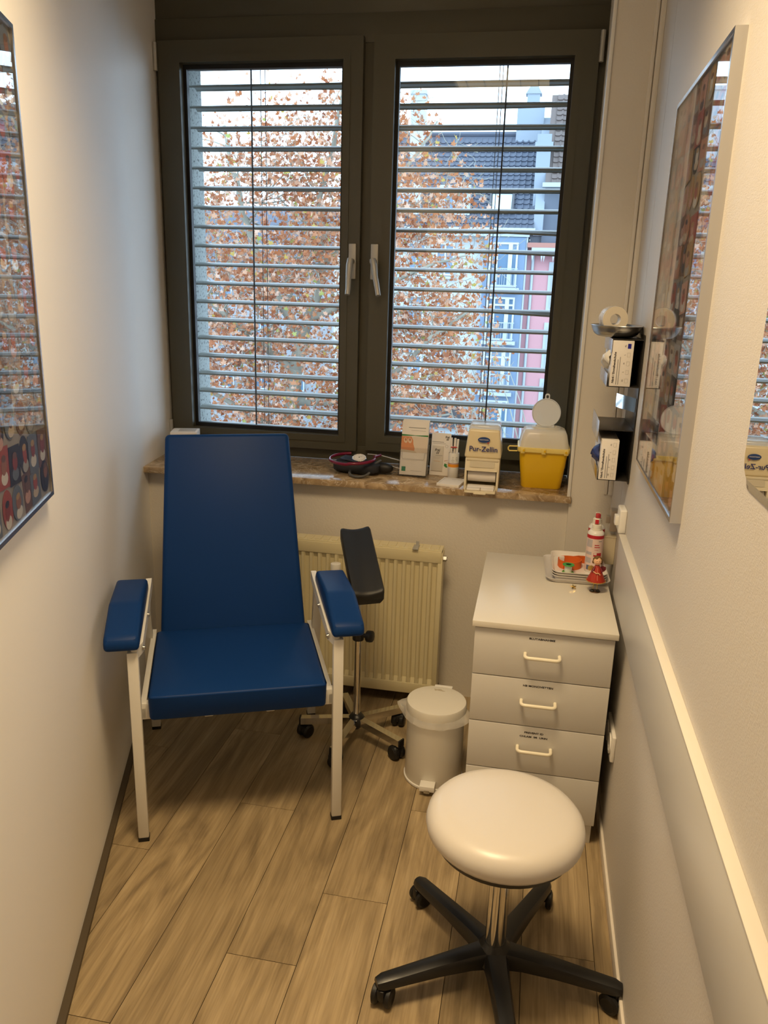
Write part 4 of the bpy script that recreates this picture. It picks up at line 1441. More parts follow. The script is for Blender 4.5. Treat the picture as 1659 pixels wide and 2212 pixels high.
for k in range(15):
    a = R(180 + 12.8 * k)
    hs_.append((.028 + .040 * math.cos(a), -.062 + .030 * math.sin(a) * 1.25, .0065 + .012 * (1 - math.sin(PI * k / 14))))
B().tube(hs_, .0055, n=10).obj('hose', mat('grey_rubber_hose', (0.085, 0.082, 0.078), .45), cu)
B().tube([(.060, -.03, .03), (.075, -.01, .045), (.088, .02, .052), (.075, .05, .040)], .0055, n=10).obj('hose', MATS['grey_rubber_hose'], cu)

# --- stethoscope looped over the cuff
sc_ = thing('stethoscope', 'stethoscope with magenta tube looped over the blood pressure cuff', 'stethoscope', (-.672, 3.035, SZ), R(-6))
pts = []
for k in range(29):
    a = R(50 - 10.7 * k * 1.0)
    rx, ry = .090, .082
    x = -.018 + rx * math.cos(a); y = -.018 + ry * math.sin(a)
    z = .058 + .006 * math.sin(a) + (.004 if x > 0 else 0)
    pts.append((x, y, z))
pts = [(.075, .062, .066)] + pts[2:]
B().tube(pts, .0062, n=12).obj('tubing', mat('magenta_rubber', (0.17, 0.006, 0.035), .22), sc_)
B().tube([(.020, .062, .066), (.075, .062, .066), (.12, .060, .058), (.165, .055, .052)], .0032, n=10).obj('ear_tube', M_CHROME, sc_)
B().tube([(.135, .035, .030), (.150, .034, .027), (.175, .032, .026)], .0026, n=10).obj('ear_tube', M_CHROME, sc_)
B().ball((.172, .055, .055), .0075, 12, 8).obj('ear_tip', M_BLACK, sc_)

# --- leaflet dispenser with leaflets
LEAN = R(-12)
hd = thing('leaflet_holder', 'clear acrylic leaflet holder standing on the sill', 'leaflet holder', (-.449, 3.035, SZ), R(-1.5))
HM = RX(LEAN)
def outline(pts, r, z, m_, name, parent, M):
    B().tube([M @ Vector((x, y, z)) for x, y in pts], r, n=5).obj(name, m_, parent)
b = B().box((0, .018, .115), (.116, .003, .225), .0008, M=HM).box((0, -.012, .058), (.116, .0025, .112), .0008, M=HM)
b.box((-.0568, .003, .065), (.0025, .032, .13), .0006, M=HM).box((.0568, .003, .065), (.0025, .032, .13), .0006, M=HM).box((0, .003, .0032), (.116, .034, .003), .0006, M=HM)
b.obj('body', M_ACRYL, hd)
lo_pts = [(-.056, .1), (-.049, .099), (-.046, .092), (-.046, .074), (-.042, .069), (.040, .069), (.044, .074), (.044, .090), (.047, .096), (.056, .097)]
B().tube([HM @ Vector((x, -.0138, y)) for x, y in lo_pts], .0007, n=5).obj('cutout_edge', mat('acrylic_edge', (0.35, 0.33, 0.30), .3), hd)
def leaflet(label, dy, top):
    lf2 = thing('leaflet', label, 'leaflet', (-.449, 3.035, SZ), R(-1.5), 'leaflets in the clear holder')
    B().box((0, dy, .006 + top / 2), (.106, .0035, top), .0004, M=HM).obj('paper', M_PAPER, lf2)
    return lf2
l1 = leaflet('front white leaflet with green stripe and pregnant belly photo', -.007, .212)
FM = HM @ T(0, -.0091, .006) @ FRONT
def flat(parent, name, poly, m_, z=0.0, M=None):
    return B().prism(poly, z, z + .0002, M=(FM if M is None else M)).obj(name, m_, parent, smooth=0)
def rect(x0, y0, x1, y1): return [(x0, y0), (x1, y0), (x1, y1), (x0, y1)]
flat(l1, 'photo', rect(-.053, .090, .053, .152), mat('print_beige', (0.70, 0.60, 0.50), .5))
flat(l1, 'belly_print', [(-.053, .098), (-.02, .094), (.001, .092), (.002, .105), (-.004, .122), (-.006, .138), (-.014, .152), (-.053, .152)], mat('print_skin', (0.62, 0.25, 0.11), .5), .0002)
for q in (-.036, -.019):
    flat(l1, 'shoe_print', ellipse(q, .136, .0075, .011, 14, .2), mat('print_shoe', (0.70, 0.54, 0.40), .5), .0004)
    flat(l1, 'shoe_print', ellipse(q, .139, .004, .006, 12, .2), mat('print_skin_dark', (0.45, 0.20, 0.10), .5), .0006)
flat(l1, 'waistband_print', [(-.053, .090), (.012, .088), (.004, .096), (-.053, .100)], mat('print_linen', (0.58, 0.49, 0.37), .5), .0004)
flat(l1, 'stripe_print', [(-.053, .153), (0, .1555), (.053, .154), (.053, .160), (0, .1575), (-.053, .160)], mat('print_green', (0.03, 0.22, 0.05), .5), .0004)
flat(l1, 'logo_print', rect(-.045, .014, -.029, .032), mat('print_emerald', (0.02, 0.20, 0.11), .5), .0002)
flat(l1, 'text_line_print', rect(-.027, .186, .042, .1885), M_GREYPRINT, .0002)
flat(l1, 'text_line_print', rect(-.016, .1755, .042, .177), M_FAINT, .0002)
flat(l1, 'text_line_print', rect(-.008, .0165, .036, .0178), M_FAINT, .0002)
leaflet('second leaflet tucked behind the pregnant belly leaflet', .000, .216)
leaflet('third rearmost leaflet in the clear holder', .009, .221)

# --- small oil leaflet stand
ol_ = thing('counter_card', 'small white counter card with a grey sample sachet behind the leaflet holder', 'card', (-.352, 3.088, SZ), R(-4))
OM = RX(R(-9))
B().box((.002, 0, .085), (.078, .004, .170), .0005, M=OM).obj('card', M_PAPER, ol_)
B().box((.003, .030, .078), (.070, .002, .158), .0005, M=RX(R(8)) @ T(0, .02, 0)).obj('strut', M_PAPER, ol_)
CM = OM @ T(0, -.0022, 0) @ FRONT
B().box((-.008, -.0045, .068), (.046, .004, .100), .001, M=OM).obj('sample_sachet', mat('sachet_grey', (0.62, 0.58, 0.52), .35), ol_)
text_obj('lettering', 'frei', .0125, M_DARK, ol_, CM @ T(.026, .155, .0004), shear=.25, bold=.0003)
text_obj('lettering', '\u00f6l', .0125, M_DARK, ol_, CM @ T(.027, .146, .0004), shear=.25, bold=.0003)
text_obj('lettering', 'frei', .0155, M_DARK, ol_, CM @ T(-.010, .102, .0048), shear=.25, bold=.0003)
text_obj('lettering', '\u00f6l', .0155, M_DARK, ol_, CM @ T(-.009, .091, .0048), shear=.25, bold=.0003)
for (x0, x1, y, zz, m_) in ((-.034, .014, .134, .0003, M_GREYPRINT), (-.030, .022, .128, .0003, M_FAINT), (-.016, .012, .080, .0046, M_GREYPRINT), (-.024, .006, .074, .0046, M_FAINT), (-.024, .002, .069, .0046, M_FAINT), (-.022, .004, .057, .0046, mat('print_tan', (.6, .42, .28), .5))):
    flat(ol_, 'text_line_print', rect(x0, y - .001, x1, y + .001), m_, zz, M=CM)
B().tube([CM @ Vector((.026 + .0055 * math.cos(2 * PI * k / 14), .118 + .0055 * math.sin(2 * PI * k / 14), .0004)) for k in range(14)], .0004, n=4, closed=True).obj('seal_print', M_GREYPRINT, ol_)
flat(ol_, 'leaf_print', [(.020, .040), (.030, .033), (.036, .036), (.031, .042), (.033, .047), (.022, .050)], MATS['print_green'], .0004, M=CM)
flat(ol_, 'twig_print', [(.020, .058), (.035, .063), (.035, .064), (.020, .060)], mat('print_rust', (.5, .18, .1), .5), .0004, M=CM)

# --- little white jar with sticks
jr = thing('cotton_stick_jar', 'small white jar with orange band holding spatula sticks on the sill', 'jar', (-.292, 3.075, SZ))
B().lathe([(0, 0), (.020, 0), (.0215, .002), (.0215, .098), (.0205, .100), (.0190, .100), (.0188, .01), (0, .01)], n=32).obj('body', M_WHITEPLA, jr)
B().lathe([(.0217, .044), (.0219, .044), (.0219, .056), (.0217, .056)], n=32).obj('orange_band', mat('orange_print', (0.85, 0.32, 0.02), .4), jr)
B().lathe([(.0217, .0575), (.0219, .0575), (.0219, .0595), (.0217, .0595)], n=32).obj('red_band', mat('dark_red_print', (0.25, 0.02, 0.03), .4), jr)
for j, (w0, w1) in enumerate(((-100, -85), (-102, -82), (-108, -78), (-104, -80), (-60, -44), (-64, -42), (-58, -46))):
    zz = .084 - (j % 4) * .0062
    pts = [(.0219 * math.cos(R(a)), .0219 * math.sin(R(a)), zz) for a in range(w0, w1 + 1, 3)]
    B().tube(pts, .0007, n=4).obj('text_line_print', M_GREYPRINT, jr)
sk = thing('spatula_bundle', 'wrapped white spatula sticks standing in the small jar', 'sticks', (-.292, 3.075, SZ))
for k, (x, y, hgt, ln) in enumerate(((-.008, .004, .152, -.03), (-.001, .008, .150, .02), (.006, .002, .148, .05))):
    B().box((x, y, .012 + hgt / 2), (.0085, .006, hgt - .01), .0012, M=RY(ln)).obj('stick', M_PAPER, sk)
B().box((-.001, .004, .121), (.026, .012, .004), .001).obj('band', mat('red_print', (0.55, 0.05, 0.04), .5), sk)

# --- note block
nb = thing('note_block', 'small white note block lying near the sill edge', 'note block', (-.285, 2.962, SZ), R(-9))
B().box((0, 0, .005), (.088, .115, .010), .0006).obj('paper_stack', M_PAPER, nb)
B().tube([(-.006, .03, .0103), (.004, .026, .0103), (.012, .036, .0103), (.024, .032, .0103), (.034, .040, .0103)], .0005, n=4).obj('logo_print', M_FAINT, nb)
B().tube([(-.036, .05, .0103), (-.037, -.045, .0103)], .0004, n=4).obj('margin_print', M_FAINT, nb)

# --- cotton pad dispenser
dp = thing('cotton_pad_dispenser', 'cream cotton pad dispenser with blue oval logo on the sill', 'dispenser', (-.168, 2.885, SZ), R(0.5))
side = Matrix(((0, 0, 1, 0), (1, 0, 0, 0), (0, 1, 0, 0), (0, 0, 0, 1)))   # (y, z) drawing plane
# lower body: two cheeks, back, floor and front shelf so that the mouth is a real opening
b = B()
for s_ in (-1, 1):
    b.prism([(0, 0), (.155, 0), (.160, .118), (.022, .118), (.010, .06)], s_ * .0595 - .004, s_ * .0595 + .004, M=side, bev=.0015)
b.box((0, .150, .06), (.118, .010, .116), .001).box((0, .075, .004), (.118, .15, .008), .001)
b.prism([(.008, .072), (.013, .072), (.027, .118), (.022, .118)], -.057, .057, M=side)
b.box((0, .0215, .114), (.118, .012, .010), .002)
b.obj('lower_body', M_CREAMPLA, dp)
b = B().prism(rrect(.092, .024, .004, 3), 0, .0015, M=T(0, .0145, .097) @ RX(R(-17)) @ FRONT)
b.obj('recess_shade', mat('cream_plastic_shade', (0.62, 0.55, 0.41), .4), dp)  # flat plate in darkened cream paints the shade of a recess
b = B()
t = bmesh.new()
bmesh.ops.create_cube(t, size=1.0)
for v in t.verts:
    k = v.co.z + .5
    w_ = .138 + (.116 - .138) * k
    y_ = v.co.y * (.150 if k < .5 else .132) + (.0 if k < .5 else .004)
    v.co = Vector((v.co.x * w_, y_, v.co.z * .108))
bmesh.ops.bevel(t, geom=[e for e in t.edges], offset=.010, segments=4, affect='EDGES', profile=.5)
b._take(t, T(0, .092, .172))
b.obj('cover', mat('cream_cover', (0.80, 0.68, 0.44), .3), dp)
b = B().box((0, .100, .182), (.1265, .128, .118), .010, 3, taper=(.90, .92))
b.obj('clear_hood', sheer_mat('milky_clear_plastic', (0.78, 0.80, 0.82), .55, .12), dp)
CV = T(0, .0175, .170) @ RX(R(-5)) @ FRONT
text_obj('lettering', 'Pur-Zellin', .0265, M_NAVY, dp, CV @ T(.001, -.016, .0012), bold=.0004)
lg = B().prism(ellipse(.001, .019, .0225, .0105, 28), .0008, .0016, M=CV).obj('logo', mat('logo_blue', (0.012, 0.05, 0.20), .4), dp, smooth=0)
text_obj('lettering', 'HARTMANN', .0062, M_PAPER, dp, CV @ T(.001, .019, .0018))
B().prism(ellipse(.017, .0085, .0032, .0032, 12), .0016, .0022, M=CV).obj('logo_dot', mat('logo_red', (0.45, 0.05, 0.05), .4), dp, smooth=0)
B().cyl((-.052, .050, .050), (.052, .050, .050), .026, n=26).obj('pad_roll', M_PAPER, dp)
b = B().box((0, -.018, .0035), (.114, .062, .007), .003).box((0, -.050, .001), (.046, .016, .006), .003)
b.box((-.055, -.016, .009), (.004, .058, .010), .0015).box((.055, -.016, .009), (.004, .058, .010), .0015)
b.obj('tray', M_CREAMPLA, dp)
for (x, y, w_, z, rz) in ((-.026, -.020, .050, .0115, .05), (.027, -.014, .050, .0105, -.03), (.0, .008, .100, .014, 0)):
    B().box((x, y, z), (w_, .034, .008), .003, 2, M=RZ(rz)).obj('cotton_pad', M_PAPER, dp)

# --- sharps container
sh = thing('sharps_container', 'yellow sharps container with translucent lid open on the right end of the sill', 'sharps container', (.052, 3.052, SZ), R(1.5))
M_YEL = mat('yellow_plastic', (0.80, 0.50, 0.010), .33)
M_YELP = mat('pale_yellow_plastic', (0.86, 0.68, 0.20), .33)
M_MILK = sheer_mat('milky_plastic', (0.86, 0.82, 0.72), .80, .25)
b = B()
lv_ = []
for (z, w_, d_, r_) in ((0.0, .145, .118, .018), (.003, .150, .122, .020), (.10, .172, .140, .020), (.142, .180, .148, .020)):
    lv_.append([b.bm.verts.new((x, y, z)) for x, y in rrect(w_, d_, r_, 5)])
for A, C_ in zip(lv_, lv_[1:]):
    for k in range(len(A)):
        b.bm.faces.new([A[k], A[(k + 1) % len(A)], C_[(k + 1) % len(A)], C_[k]])
b.bm.faces.new(list(reversed(lv_[0]))); b.bm.faces.new(lv_[-1])
b.obj('body', M_YEL, sh, smooth=50)
b = B().prism(rrect(.196, .164, .022, 5), .140, .158, bev=.002)
for (x, y) in ((-.078, -.083), (0, -.084), (.083, -.083)):
    b.box((x, y, .147), (.016, .005, .022), .002)
b.obj('rim', M_YELP, sh, smooth=50)
for (x) in (-.074, .004, .082):
    B().cyl((x, -.0845, .148), (x, -.0885, .148), .0045, n=12).obj('rivet', M_YEL, sh)
b = B().tube([(-.098, -.06, .158), (-.128, -.064, .158), (-.132, -.064, .153), (-.132, -.064, .145), (-.128, -.064, .140), (-.098, -.06, .140)], .0028, n=8)
b.obj('latch', M_YELP, sh)
b = B()
lv_ = []
for (z, w_, d_, r_) in ((.158, .184, .152, .022), (.175, .180, .149, .024), (.208, .166, .136, .026), (.220, .152, .122, .028), (.224, .136, .106, .026)):
    lv_.append([b.bm.verts.new((x, y, z)) for x, y in rrect(w_, d_, r_, 6)])
for A, C_ in zip(lv_, lv_[1:]):
    for k in range(len(A)):
        b.bm.faces.new([A[k], A[(k + 1) % len(A)], C_[(k + 1) % len(A)], C_[k]])
b.bm.faces.new(lv_[-1])
b.obj('lid', M_MILK, sh, smooth=60)
b = B().ring_slab(ellipse(0.005, 0, .055, .045, 28), ellipse(0.005, 0, .042, .034, 28), .2235, .230)
b.obj('opening_rim', M_MILK, sh)
Mf = T(.002, .030, .277) @ RX(R(-10)) @ FRONT
fl = B().lathe([(0, 0), (.050, 0), (.0535, .002), (.0545, .006), (.0525, .0075), (.050, .004), (0, .004)], n=44, M=Mf)
fl.box((0, -.052, .003), (.066, .014, .005), .002, M=Mf)
flo = fl.obj('flap', sheer_mat('frosted_plastic', (0.80, 0.82, 0.83), .86, .3), sh)
B().ring_slab(rrect(.018, .026, .008, 4, 0, .060), rrect(.010, .012, .004, 4, 0, .061), .001, .005, M=Mf).obj('tab', MATS['frosted_plastic'], flo)

# ------------------------------------------------------------------ glove dispenser on the right wall
gd = thing('glove_box_holder', 'polished steel double glove box holder on the wall behind the framed collage', 'holder', (XR, 2.47, 1.0))
M_DSTEEL = mat('dark_polished_steel', (0.030, 0.027, 0.025), .30, metal=0.0, spec=.25)
b = B().box((-.003, .130, .265), (.003, .27, .45), .001)
b.obj('back_plate', M_DSTEEL, gd)
for (z, d_) in ((.475, .09), (.337, .095), (.205, .105), (.050, .095)):
    B().box((-.003 - d_ / 2, .13, z), (d_, .27, .0025), .0008).obj('shelf', M_DSTEEL, gd)
for (z0, z1, x) in ((.435, .476, -.093), (.336, .375, -.098), (.165, .232, -.107), (.049, .085, -.098)):
    B().box((x, .13, (z0 + z1) / 2), (.002, .27, z1 - z0), .0006).obj('lip', M_ALU, gd)
for (z0, z1) in ((.337, .475), (.050, .205)):
    B().box((-.045, .264, (z0 + z1) / 2), (.085, .002, z1 - z0), .0006).obj('end_plate', M_DSTEEL, gd)
b = B()
pts = [(-.006, .0), (-.014, .02), (-.028, .055), (-.042, .085), (-.052, .12)]
b.tube([(x, y, .283) for x, y in pts], .01, sq=(.002, .042))
b.obj('spring_clip', M_CHROME, gd, smooth=60)

def glove_box(label, z0, hgt, x0, w_, blue, glove_m, y0=2.462):
    g = thing('glove_box', label, 'glove box', (XR + x0, y0, z0), 0, 'glove boxes in the steel holder')
    B().box((-w_ / 2, .118, hgt / 2), (w_, .236, hgt), .001).obj('carton', M_PAPER, g)
    # print on the end that faces the room, lettering runs upwards
    PM = T(-w_ / 2, -.0006, hgt / 2) @ FRONT @ RZ(PI / 2)
    text_obj('lettering', 'Nitril / Einmalhandschuhe', .0088, M_DARK, g, PM @ T(-.012, w_ / 2 - .009, 0), bold=.0002)
    for (xa, xb, yy) in ((-.062, .012, w_ / 2 - .0185), (-.062, .020, w_ / 2 - .0245)):
        B().prism(rect(xa * hgt / .135, yy - .0009, xb * hgt / .135, yy + .0009), 0, .0002, M=PM).obj('text_line_print', M_GREYPRINT, g, smooth=0)
    sizes = ('XS', 'S', 'M', 'L', 'XL')
    for k, s_ in enumerate(sizes):
        xx = (-.050 + k * .0255) * hgt / .135
        text_obj('lettering', s_, .0058, M_DARK, g, PM @ T(xx, -w_ / 2 + .0235, 0))
        if s_ == 'XL' and blue:
            B().prism(rect(xx - .007, -w_ / 2 + .008, xx + .007, -w_ / 2 + .0175), 0, .0003, M=PM).obj('size_mark', mat('blue_mark', (0.01, 0.01, 0.28), .5), g, smooth=0)
        else:
            loop = [(xx + a, -w_ / 2 + .0125 + c) for a, c in ((-.006, -.004), (.006, -.004), (.006, .004), (-.006, .004))]
            B().tube([PM @ Vector((a, c, .0002)) for a, c in loop], .0003, n=4, closed=True).obj('size_mark', M_FAINT, g)
    # tuft pulled out of the slot on the open face
    t = B()
    rg = random.Random(int(z0 * 1000))
    NU, NV = 7, 8
    gr = [[None] * NV for _ in range(NU)]
    for i in range(NU):
        for j in range(NV):
            u = i / (NU - 1); v = j / (NV - 1)
            prot = .024 * math.sin(PI * u) ** .7 * (.08 + .92 * math.sin(PI * v) ** .6)
            gr[i][j] = t.bm.verts.new((-w_ - prot + rg.gauss(0, .0015), .035 + .07 * v + rg.gauss(0, .003), hgt * .38 + .045 * u + .010 * math.sin(6 * v) + rg.gauss(0, .002)))
    for i in range(NU - 1):
        for j in range(NV - 1):
            t.bm.faces.new([gr[i][j], gr[i + 1][j], gr[i + 1][j + 1], gr[i][j + 1]])
    t.obj('glove_tuft', glove_m, g, smooth=80)
glove_box('upper glove box with blue size mark and white glove tuft', 1.3385, .134, -.031, .060, True, mat('white_latex', (0.86, 0.84, 0.78), .45))
glove_box('lower glove box with dark blue glove tuft', 1.0515, .124, -.042, .052, False, mat('blue_nitrile', (0.03, 0.05, 0.20), .4))

kd = thing('kidney_dish', 'stainless steel kidney dish on top of the glove box holder', 'dish', (.243, 2.585, 1.4765))
b = B()
lv_ = []
def kidney(sc, z):
    out = []
    for k in range(40):
        a = 2 * PI * k / 40
        x = .074 * sc * math.cos(a); y = .120 * sc * math.sin(a)
        x += .022 * (y / .120) ** 2 * 1.0 - .010
        out.append((x, y, z))
    return out
for (sc, z) in ((.55, .001), (.72, .003), (.86, .010), (.94, .020), (.985, .034), (1.03, .0365), (1.035, .035), (1.005, .0335), (.965, .024), (.88, .012), (.72, .005), (.5, .003)):
    lv_.append([b.bm.verts.new(p) for p in kidney(sc, z)])
for A, C_ in zip(lv_, lv_[1:]):
    for k in range(40):
        b.bm.faces.new([A[k], A[(k + 1) % 40], C_[(k + 1) % 40], C_[k]])
b.bm.faces.new(list(reversed(lv_[0]))); b.bm.faces.new(lv_[-1])
b.obj('bowl', M_STEEL, kd, smooth=60)
tp = thing('tape_roll', 'cream adhesive tape roll standing in the kidney dish', 'tape', (.224, 2.53, 1.530))
MT = RZ(R(12)) @ FRONT
b = B().ring_slab(ellipse(0, 0, .038, .038, 40), ellipse(0, 0, .0165, .0165, 40), -.032, 0, M=MT)
b.obj('roll', mat('cream_tape', (0.78, 0.70, 0.56), .5), tp)
b = B().ring_slab(ellipse(0, 0, .0395, .0395, 36), ellipse(0, 0, .0385, .0385, 36), -.042, -.004, M=MT)
b.obj('wrapper', sheer_mat('clear_wrapper', (.85, .86, .9), .35, .15), tp)

# ------------------------------------------------------------------ things on the cabinet
CZ = .6995
M_TRAY = mat('white_tray_plastic', (0.80, 0.76, 0.72), .3)
def tray(label, loc, w_, d_, hgt, rz, m_=M_TRAY, group=None):
    g = thing('tray', label, 'tray', loc, rz, group)
    b = B()
    lv = []
    for (dw, z) in ((-.022, 0.0), (-.018, .0), (-.004, hgt), (.002, hgt + .001), (.002, hgt - .001), (-.004, hgt - .0015), (-.020, .0018)):
        lv.append([b.bm.verts.new((x, y, z)) for x, y in rrect(w_ + dw * 2 * .5, d_ + dw * 2 * .5, .026, 5)])
    for A, C_ in zip(lv, lv[1:]):
        for k in range(len(A)):
            b.bm.faces.new([A[k], A[(k + 1) % len(A)], C_[(k + 1) % len(A)], C_[k]])
    b.bm.faces.new(list(reversed(lv[0]))); b.bm.faces.new(lv[-1])
    b.obj('shell', m_, g, smooth=50)
    return g
tray('large pale tray lowest on the cabinet top', (.184, 2.585, CZ), .204, .245, .014, R(2), mat('pale_lilac_tray', (0.70, 0.67, 0.66), .3))
tray('bottom one of three small white trays stacked on the large tray', (.190, 2.578, CZ + .004), .172, .222, .017, R(1), group='stacked small trays')
tray('middle one of three small white trays stacked on the large tray', (.190, 2.579, CZ + .0115), .172, .222, .017, R(1), group='stacked small trays')
tray('topmost small white tray holding tourniquet and spool', (.190, 2.580, CZ + .019), .172, .222, .017, R(1), group='stacked small trays')
TZ = CZ + .019 + .0018
tq = thing('tourniquet', 'orange elastic tourniquet strap coiled in the topmost tray', 'tourniquet', (.163, 2.575, TZ))
pts = []
for k in range(30):
    a = R(-150 + 13.4 * k)
    r_ = .036 + .0012 * math.sin(3 * a) + (.0022 if k > 26 else 0)
    pts.append((r_ * math.cos(a) * 1.05, r_ * math.sin(a), .0135))
pts += [(-.018, .043, .0135), (.005, .052, .0135), (.03, .050, .0135), (.052, .047, .0135)][0:0]
B().tube(pts, .01, sq=(.0022, .026)).obj('strap', mat('orange_elastic', (0.70, 0.13, 0.012), .55, bump=(300, .2)), tq, smooth=60)
B().tube([(.012, .034, .0135), (.030, .045, .0135), (.048, .046, .0135), (.060, .040, .0135)], .01, sq=(.0022, .026)).obj('strap_tail', MATS['orange_elastic'], tq, smooth=60)
B().box((-.018, .030, .018), (.022, .008, .018), .002, M=RZ(.4)).obj('clip', M_WHITEPLA, tq)
sp = thing('tape_spool', 'green and white adhesive plaster spool in the topmost tray', 'spool', (.156, 2.512, TZ))
M_GRN = mat('green_plastic', (0.03, 0.33, 0.05), .3)
for z in (.001, .0265):
    B().lathe([(.008, z), (.0185, z), (.0195, z + .001), (.0185, z + .0025), (.010, z + .0025), (.008, z)], n=30).obj('flange', M_GRN, sp)
B().lathe([(.0075, .001), (.0075, .029), (.0095, .029), (.0095, .001)], n=24).obj('core', mat('dark_green_plastic', (0.012, 0.10, 0.03), .4), sp)
B().lathe([(.0095, .0036), (.0118, .0036), (.0118, .0264), (.0095, .0264)], n=28).obj('tape', mat('white_tape', (0.80, 0.80, 0.72), .6), sp)

def spray_bottle(label, loc, rz, printed, tall):
    g = thing('spray_bottle', label, 'bottle', loc, rz, 'spray bottles on the trays')
    B().lathe([(0, 0), (.0245, 0), (.0265, .003), (.0265, .128), (.0258, .134), (.021, .140), (.0165, .142), (0, .142)], n=36).obj('body', M_WHITEPLA, g)
    B().lathe([(.0163, .141), (.0163, .146), (.0152, .147), (.0150, .160), (.0095, .1635), (.0095, .1635), (0, .1635)], n=30).obj('collar', mat('cream_white_plastic', (0.80, 0.76, 0.66), .3), g)
    c = B().box((0, -.002, .172), (.0165, .020, .020), .004, 3)
    c.obj('pump_head', mat('cream_white_plastic', (0.80, 0.76, 0.66), .3), g)
    B().box((0, -.0125, .172), (.0115, .004, .0145), .001).obj('nozzle', mat('red_plastic', (0.52, 0.012, 0.02), .3), g)
    if tall:
        B().cyl((0, .002, .182), (0, .002, .197), .0072, n=18, bev=.001).obj('cap', sheer_mat('clear_red_plastic', (0.60, 0.05, 0.06), .85, .2), g)
    def wrap(z0, z1, a0, a1, m_, name, r_=.0268):
        t = B()
        A, C_ = [], []
        n2 = max(3, int(abs(a1 - a0) / 8))
        for k in range(n2 + 1):
            a = R(a0 + (a1 - a0) * k / n2)
            A.append(t.bm.verts.new((r_ * math.sin(a), -r_ * math.cos(a), z0)))
            C_.append(t.bm.verts.new((r_ * math.sin(a), -r_ * math.cos(a), z1)))
        for k in range(n2):
            t.bm.faces.new([A[k], A[k + 1], C_[k + 1], C_[k]])
        t.obj(name, m_, g, recalc=False)
    PK = mat('pinkish_label', (0.78, 0.60, 0.54), .5); RD = mat('red_label', (0.48, 0.012, 0.025), .4); GB = mat('grey_blue_label', (0.48, 0.44, 0.46), .5)
    wrap(.006, .128, -180, 180, PK, 'label')
    wrap(.117, .1285, -180, 180, RD, 'label_band', .02695)
    if printed:
        for (z0, z1) in ((.088, .114), (.062, .072), (.034, .052)):
            wrap(z0, z1, -62, -14, GB, 'label_block', .02695)
        wrap(.010, .026, -46, -18, mat('blue_label', (0.10, 0.14, 0.26), .5), 'label_block', .02695)
        wrap(.058, .070, 0, 58, RD, 'label_block', .02695)
        wrap(.063, .070, 2, 22, PK, 'label_tag', .0271)
        for (z, a0, a1, m_) in ((.108, 28, 52, M_GREYPRINT), (.095, 2, 34, RD), (.088, 2, 40, RD), (.079, 4, 30, mat('soft_red_print', (.6, .28, .26), .5)), (.049, 6, 40, RD)):
            wrap(z, z + .0028, a0, a1, m_, 'label_line', .02705)
    return g
spray_bottle('front disinfectant spray bottle with red cap and printed label', (.236, 2.553, TZ), R(-8), True, True)
spray_bottle('second disinfectant spray bottle hidden behind the front one', (.243, 2.625, TZ), R(10), False, False)

# --- angel figurine
an = thing('angel_figurine', 'little tin angel figurine in a red dress on the cabinet top', 'figurine', (.238, 2.417, CZ), R(4))
M_RED = mat('red_painted_tin', (0.40, 0.030, 0.012), .3)
M_GOLD = mat('gold_paint', (0.60, 0.42, 0.12), .4, metal=.6)
B().lathe([(0, 0), (.0165, 0), (.0172, .0008), (.0165, .0018), (0, .0018)], n=26).obj('base', mat('rusty_tin', (0.16, 0.10, 0.055), .45, metal=.5), an)
for s_ in (-1, 1):
    B().ball((s_ * .0085, -.003, .0045), (.0065, .009, .0035), 12, 8).obj('shoe', mat('black_paint', (0.02, 0.025, 0.022), .3), an)
    B().cyl((s_ * .0065, 0, .004), (s_ * .005, 0, .036), .0011, n=8).obj('leg', M_GOLD, an)
b = B().lathe([(.0295, .036), (.029, .038), (.0085, .084), (.006, .088), (0, .089)], n=28)
b.obj('dress', M_RED, an)
pts = [((.0297 + .0006 * math.sin(k * 2.2)) * math.cos(2 * PI * k / 40), .0297 * math.sin(2 * PI * k / 40), .036 + .001 * (k % 2)) for k in range(40)]
B().tube(pts, .0014, n=5, closed=True).obj('hem', M_GOLD, an)
B().tube([(0, -.0262, .045), (0, -.0190, .060), (0, -.0100, .082)], .0012, n=6).obj('seam', mat('pale_red_paint', (.58, .18, .12), .4), an)
hdn = B().ball((-.001, -.001, .1005), .0125, 20, 14).obj('head', mat('doll_skin', (0.78, 0.47, 0.27), .4), an)
for (x, z, rr_, m_) in ((-.0045, .1035, .0011, M_DARK), (.0025, .1035, .0011, M_DARK), (-.001, .0975, .0010, MATS['red_plastic']), (-.0065, .0985, .0016, mat('cheek_paint', (.75, .25, .16), .5)), (.0045, .0985, .0016, mat('cheek_paint', (.75, .25, .16), .5))):
    B().ball((x, -.001 - math.sqrt(max(0, .0125 ** 2 - (x + .001) ** 2 - (z - .1005) ** 2)), z), rr_, 8, 6).obj('face_dot', m_, hdn)
hb = B()
rh = random.Random(9)
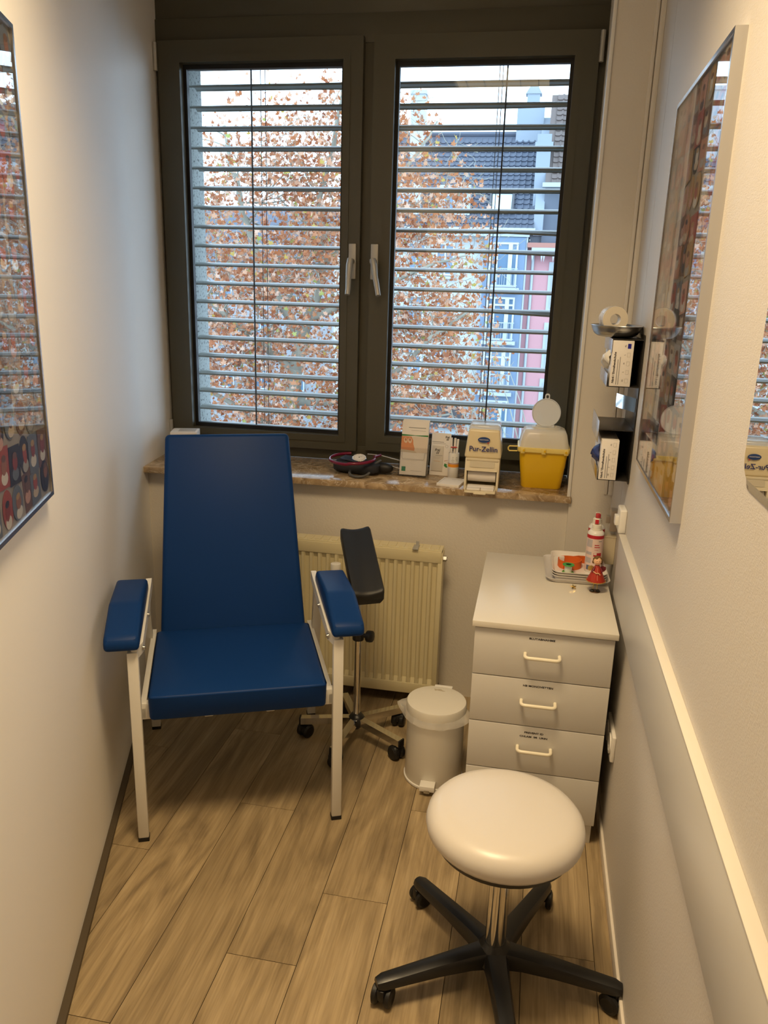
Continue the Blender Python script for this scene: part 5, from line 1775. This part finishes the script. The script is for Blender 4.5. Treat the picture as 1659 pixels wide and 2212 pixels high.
for k in range(60):
    a = rh.uniform(0, 2 * PI); e = rh.uniform(.1, 1.4)
    v = Vector((math.cos(a) * math.cos(e), math.sin(a) * math.cos(e), math.sin(e)))
    if v.y < -.35 and v.z < .75:
        v.y = abs(v.y)
    c0 = Vector((-.001, .001, .1015)) + v * .0115
    hb.ball(c0, .0042, 6, 5)
for k in range(16):
    a = R(rh.uniform(-10, 190)); c0 = Vector((-.001 + .012 * math.cos(a), .003 + .010 * abs(math.sin(a)), .097 + rh.uniform(-.004, .003)))
    hb.ball(c0, .004, 6, 5)
hb.obj('hair', mat('brown_wool', (0.17, 0.09, 0.025), .9), an)
for s_ in (-1, 1):
    b = B().prism([(0, 0), (s_ * .011, .006), (s_ * .021, .003), (s_ * .022, -.006), (s_ * .017, -.012), (s_ * .006, -.010)], 0, .0012, M=T(s_ * .006, .006, .078) @ FRONT)
    b.obj('wing', M_GOLD if s_ < 0 else mat('dark_red_tin', (.16, .012, .02), .35), an, smooth=0)
    B().cyl((s_ * .008, -.004, .082), (s_ * .015, -.010, .068), .0036, .0045, n=10).obj('sleeve', mat('dark_red_tin', (.16, .012, .02), .35), an)
B().tube([(-.013, -.012, .070), (-.004, -.020, .066), (.002, -.021, .068), (.008, -.020, .062)], .0017, n=6).obj('hands', mat('doll_skin', (0.78, 0.47, 0.27), .4), an)
# --- gold star
ss = B()
pts = []
for k in range(10):
    a = PI / 2 + k * PI / 5
    r_ = .0125 if k % 2 == 0 else .0052
    pts.append((r_ * math.cos(a), r_ * math.sin(a)))
ctop = ss.bm.verts.new((0, 0, .0048)); cbot = ss.bm.verts.new((0, 0, 0))
vv = [ss.bm.verts.new((x, y, .0008)) for x, y in pts]
for k in range(10):
    ss.bm.faces.new([ctop, vv[k], vv[(k + 1) % 10]]); ss.bm.faces.new([cbot, vv[(k + 1) % 10], vv[k]])
star = ss.obj('gold_star', mat('shiny_gold', (0.80, 0.55, 0.16), .2, metal=1.0), smooth=0)
star.location = (.172, 2.423, CZ + .0058)
star.rotation_euler = (R(28), 0, .25)
tag(star, 'tiny gold star ornament lying beside the angel figurine', 'star')
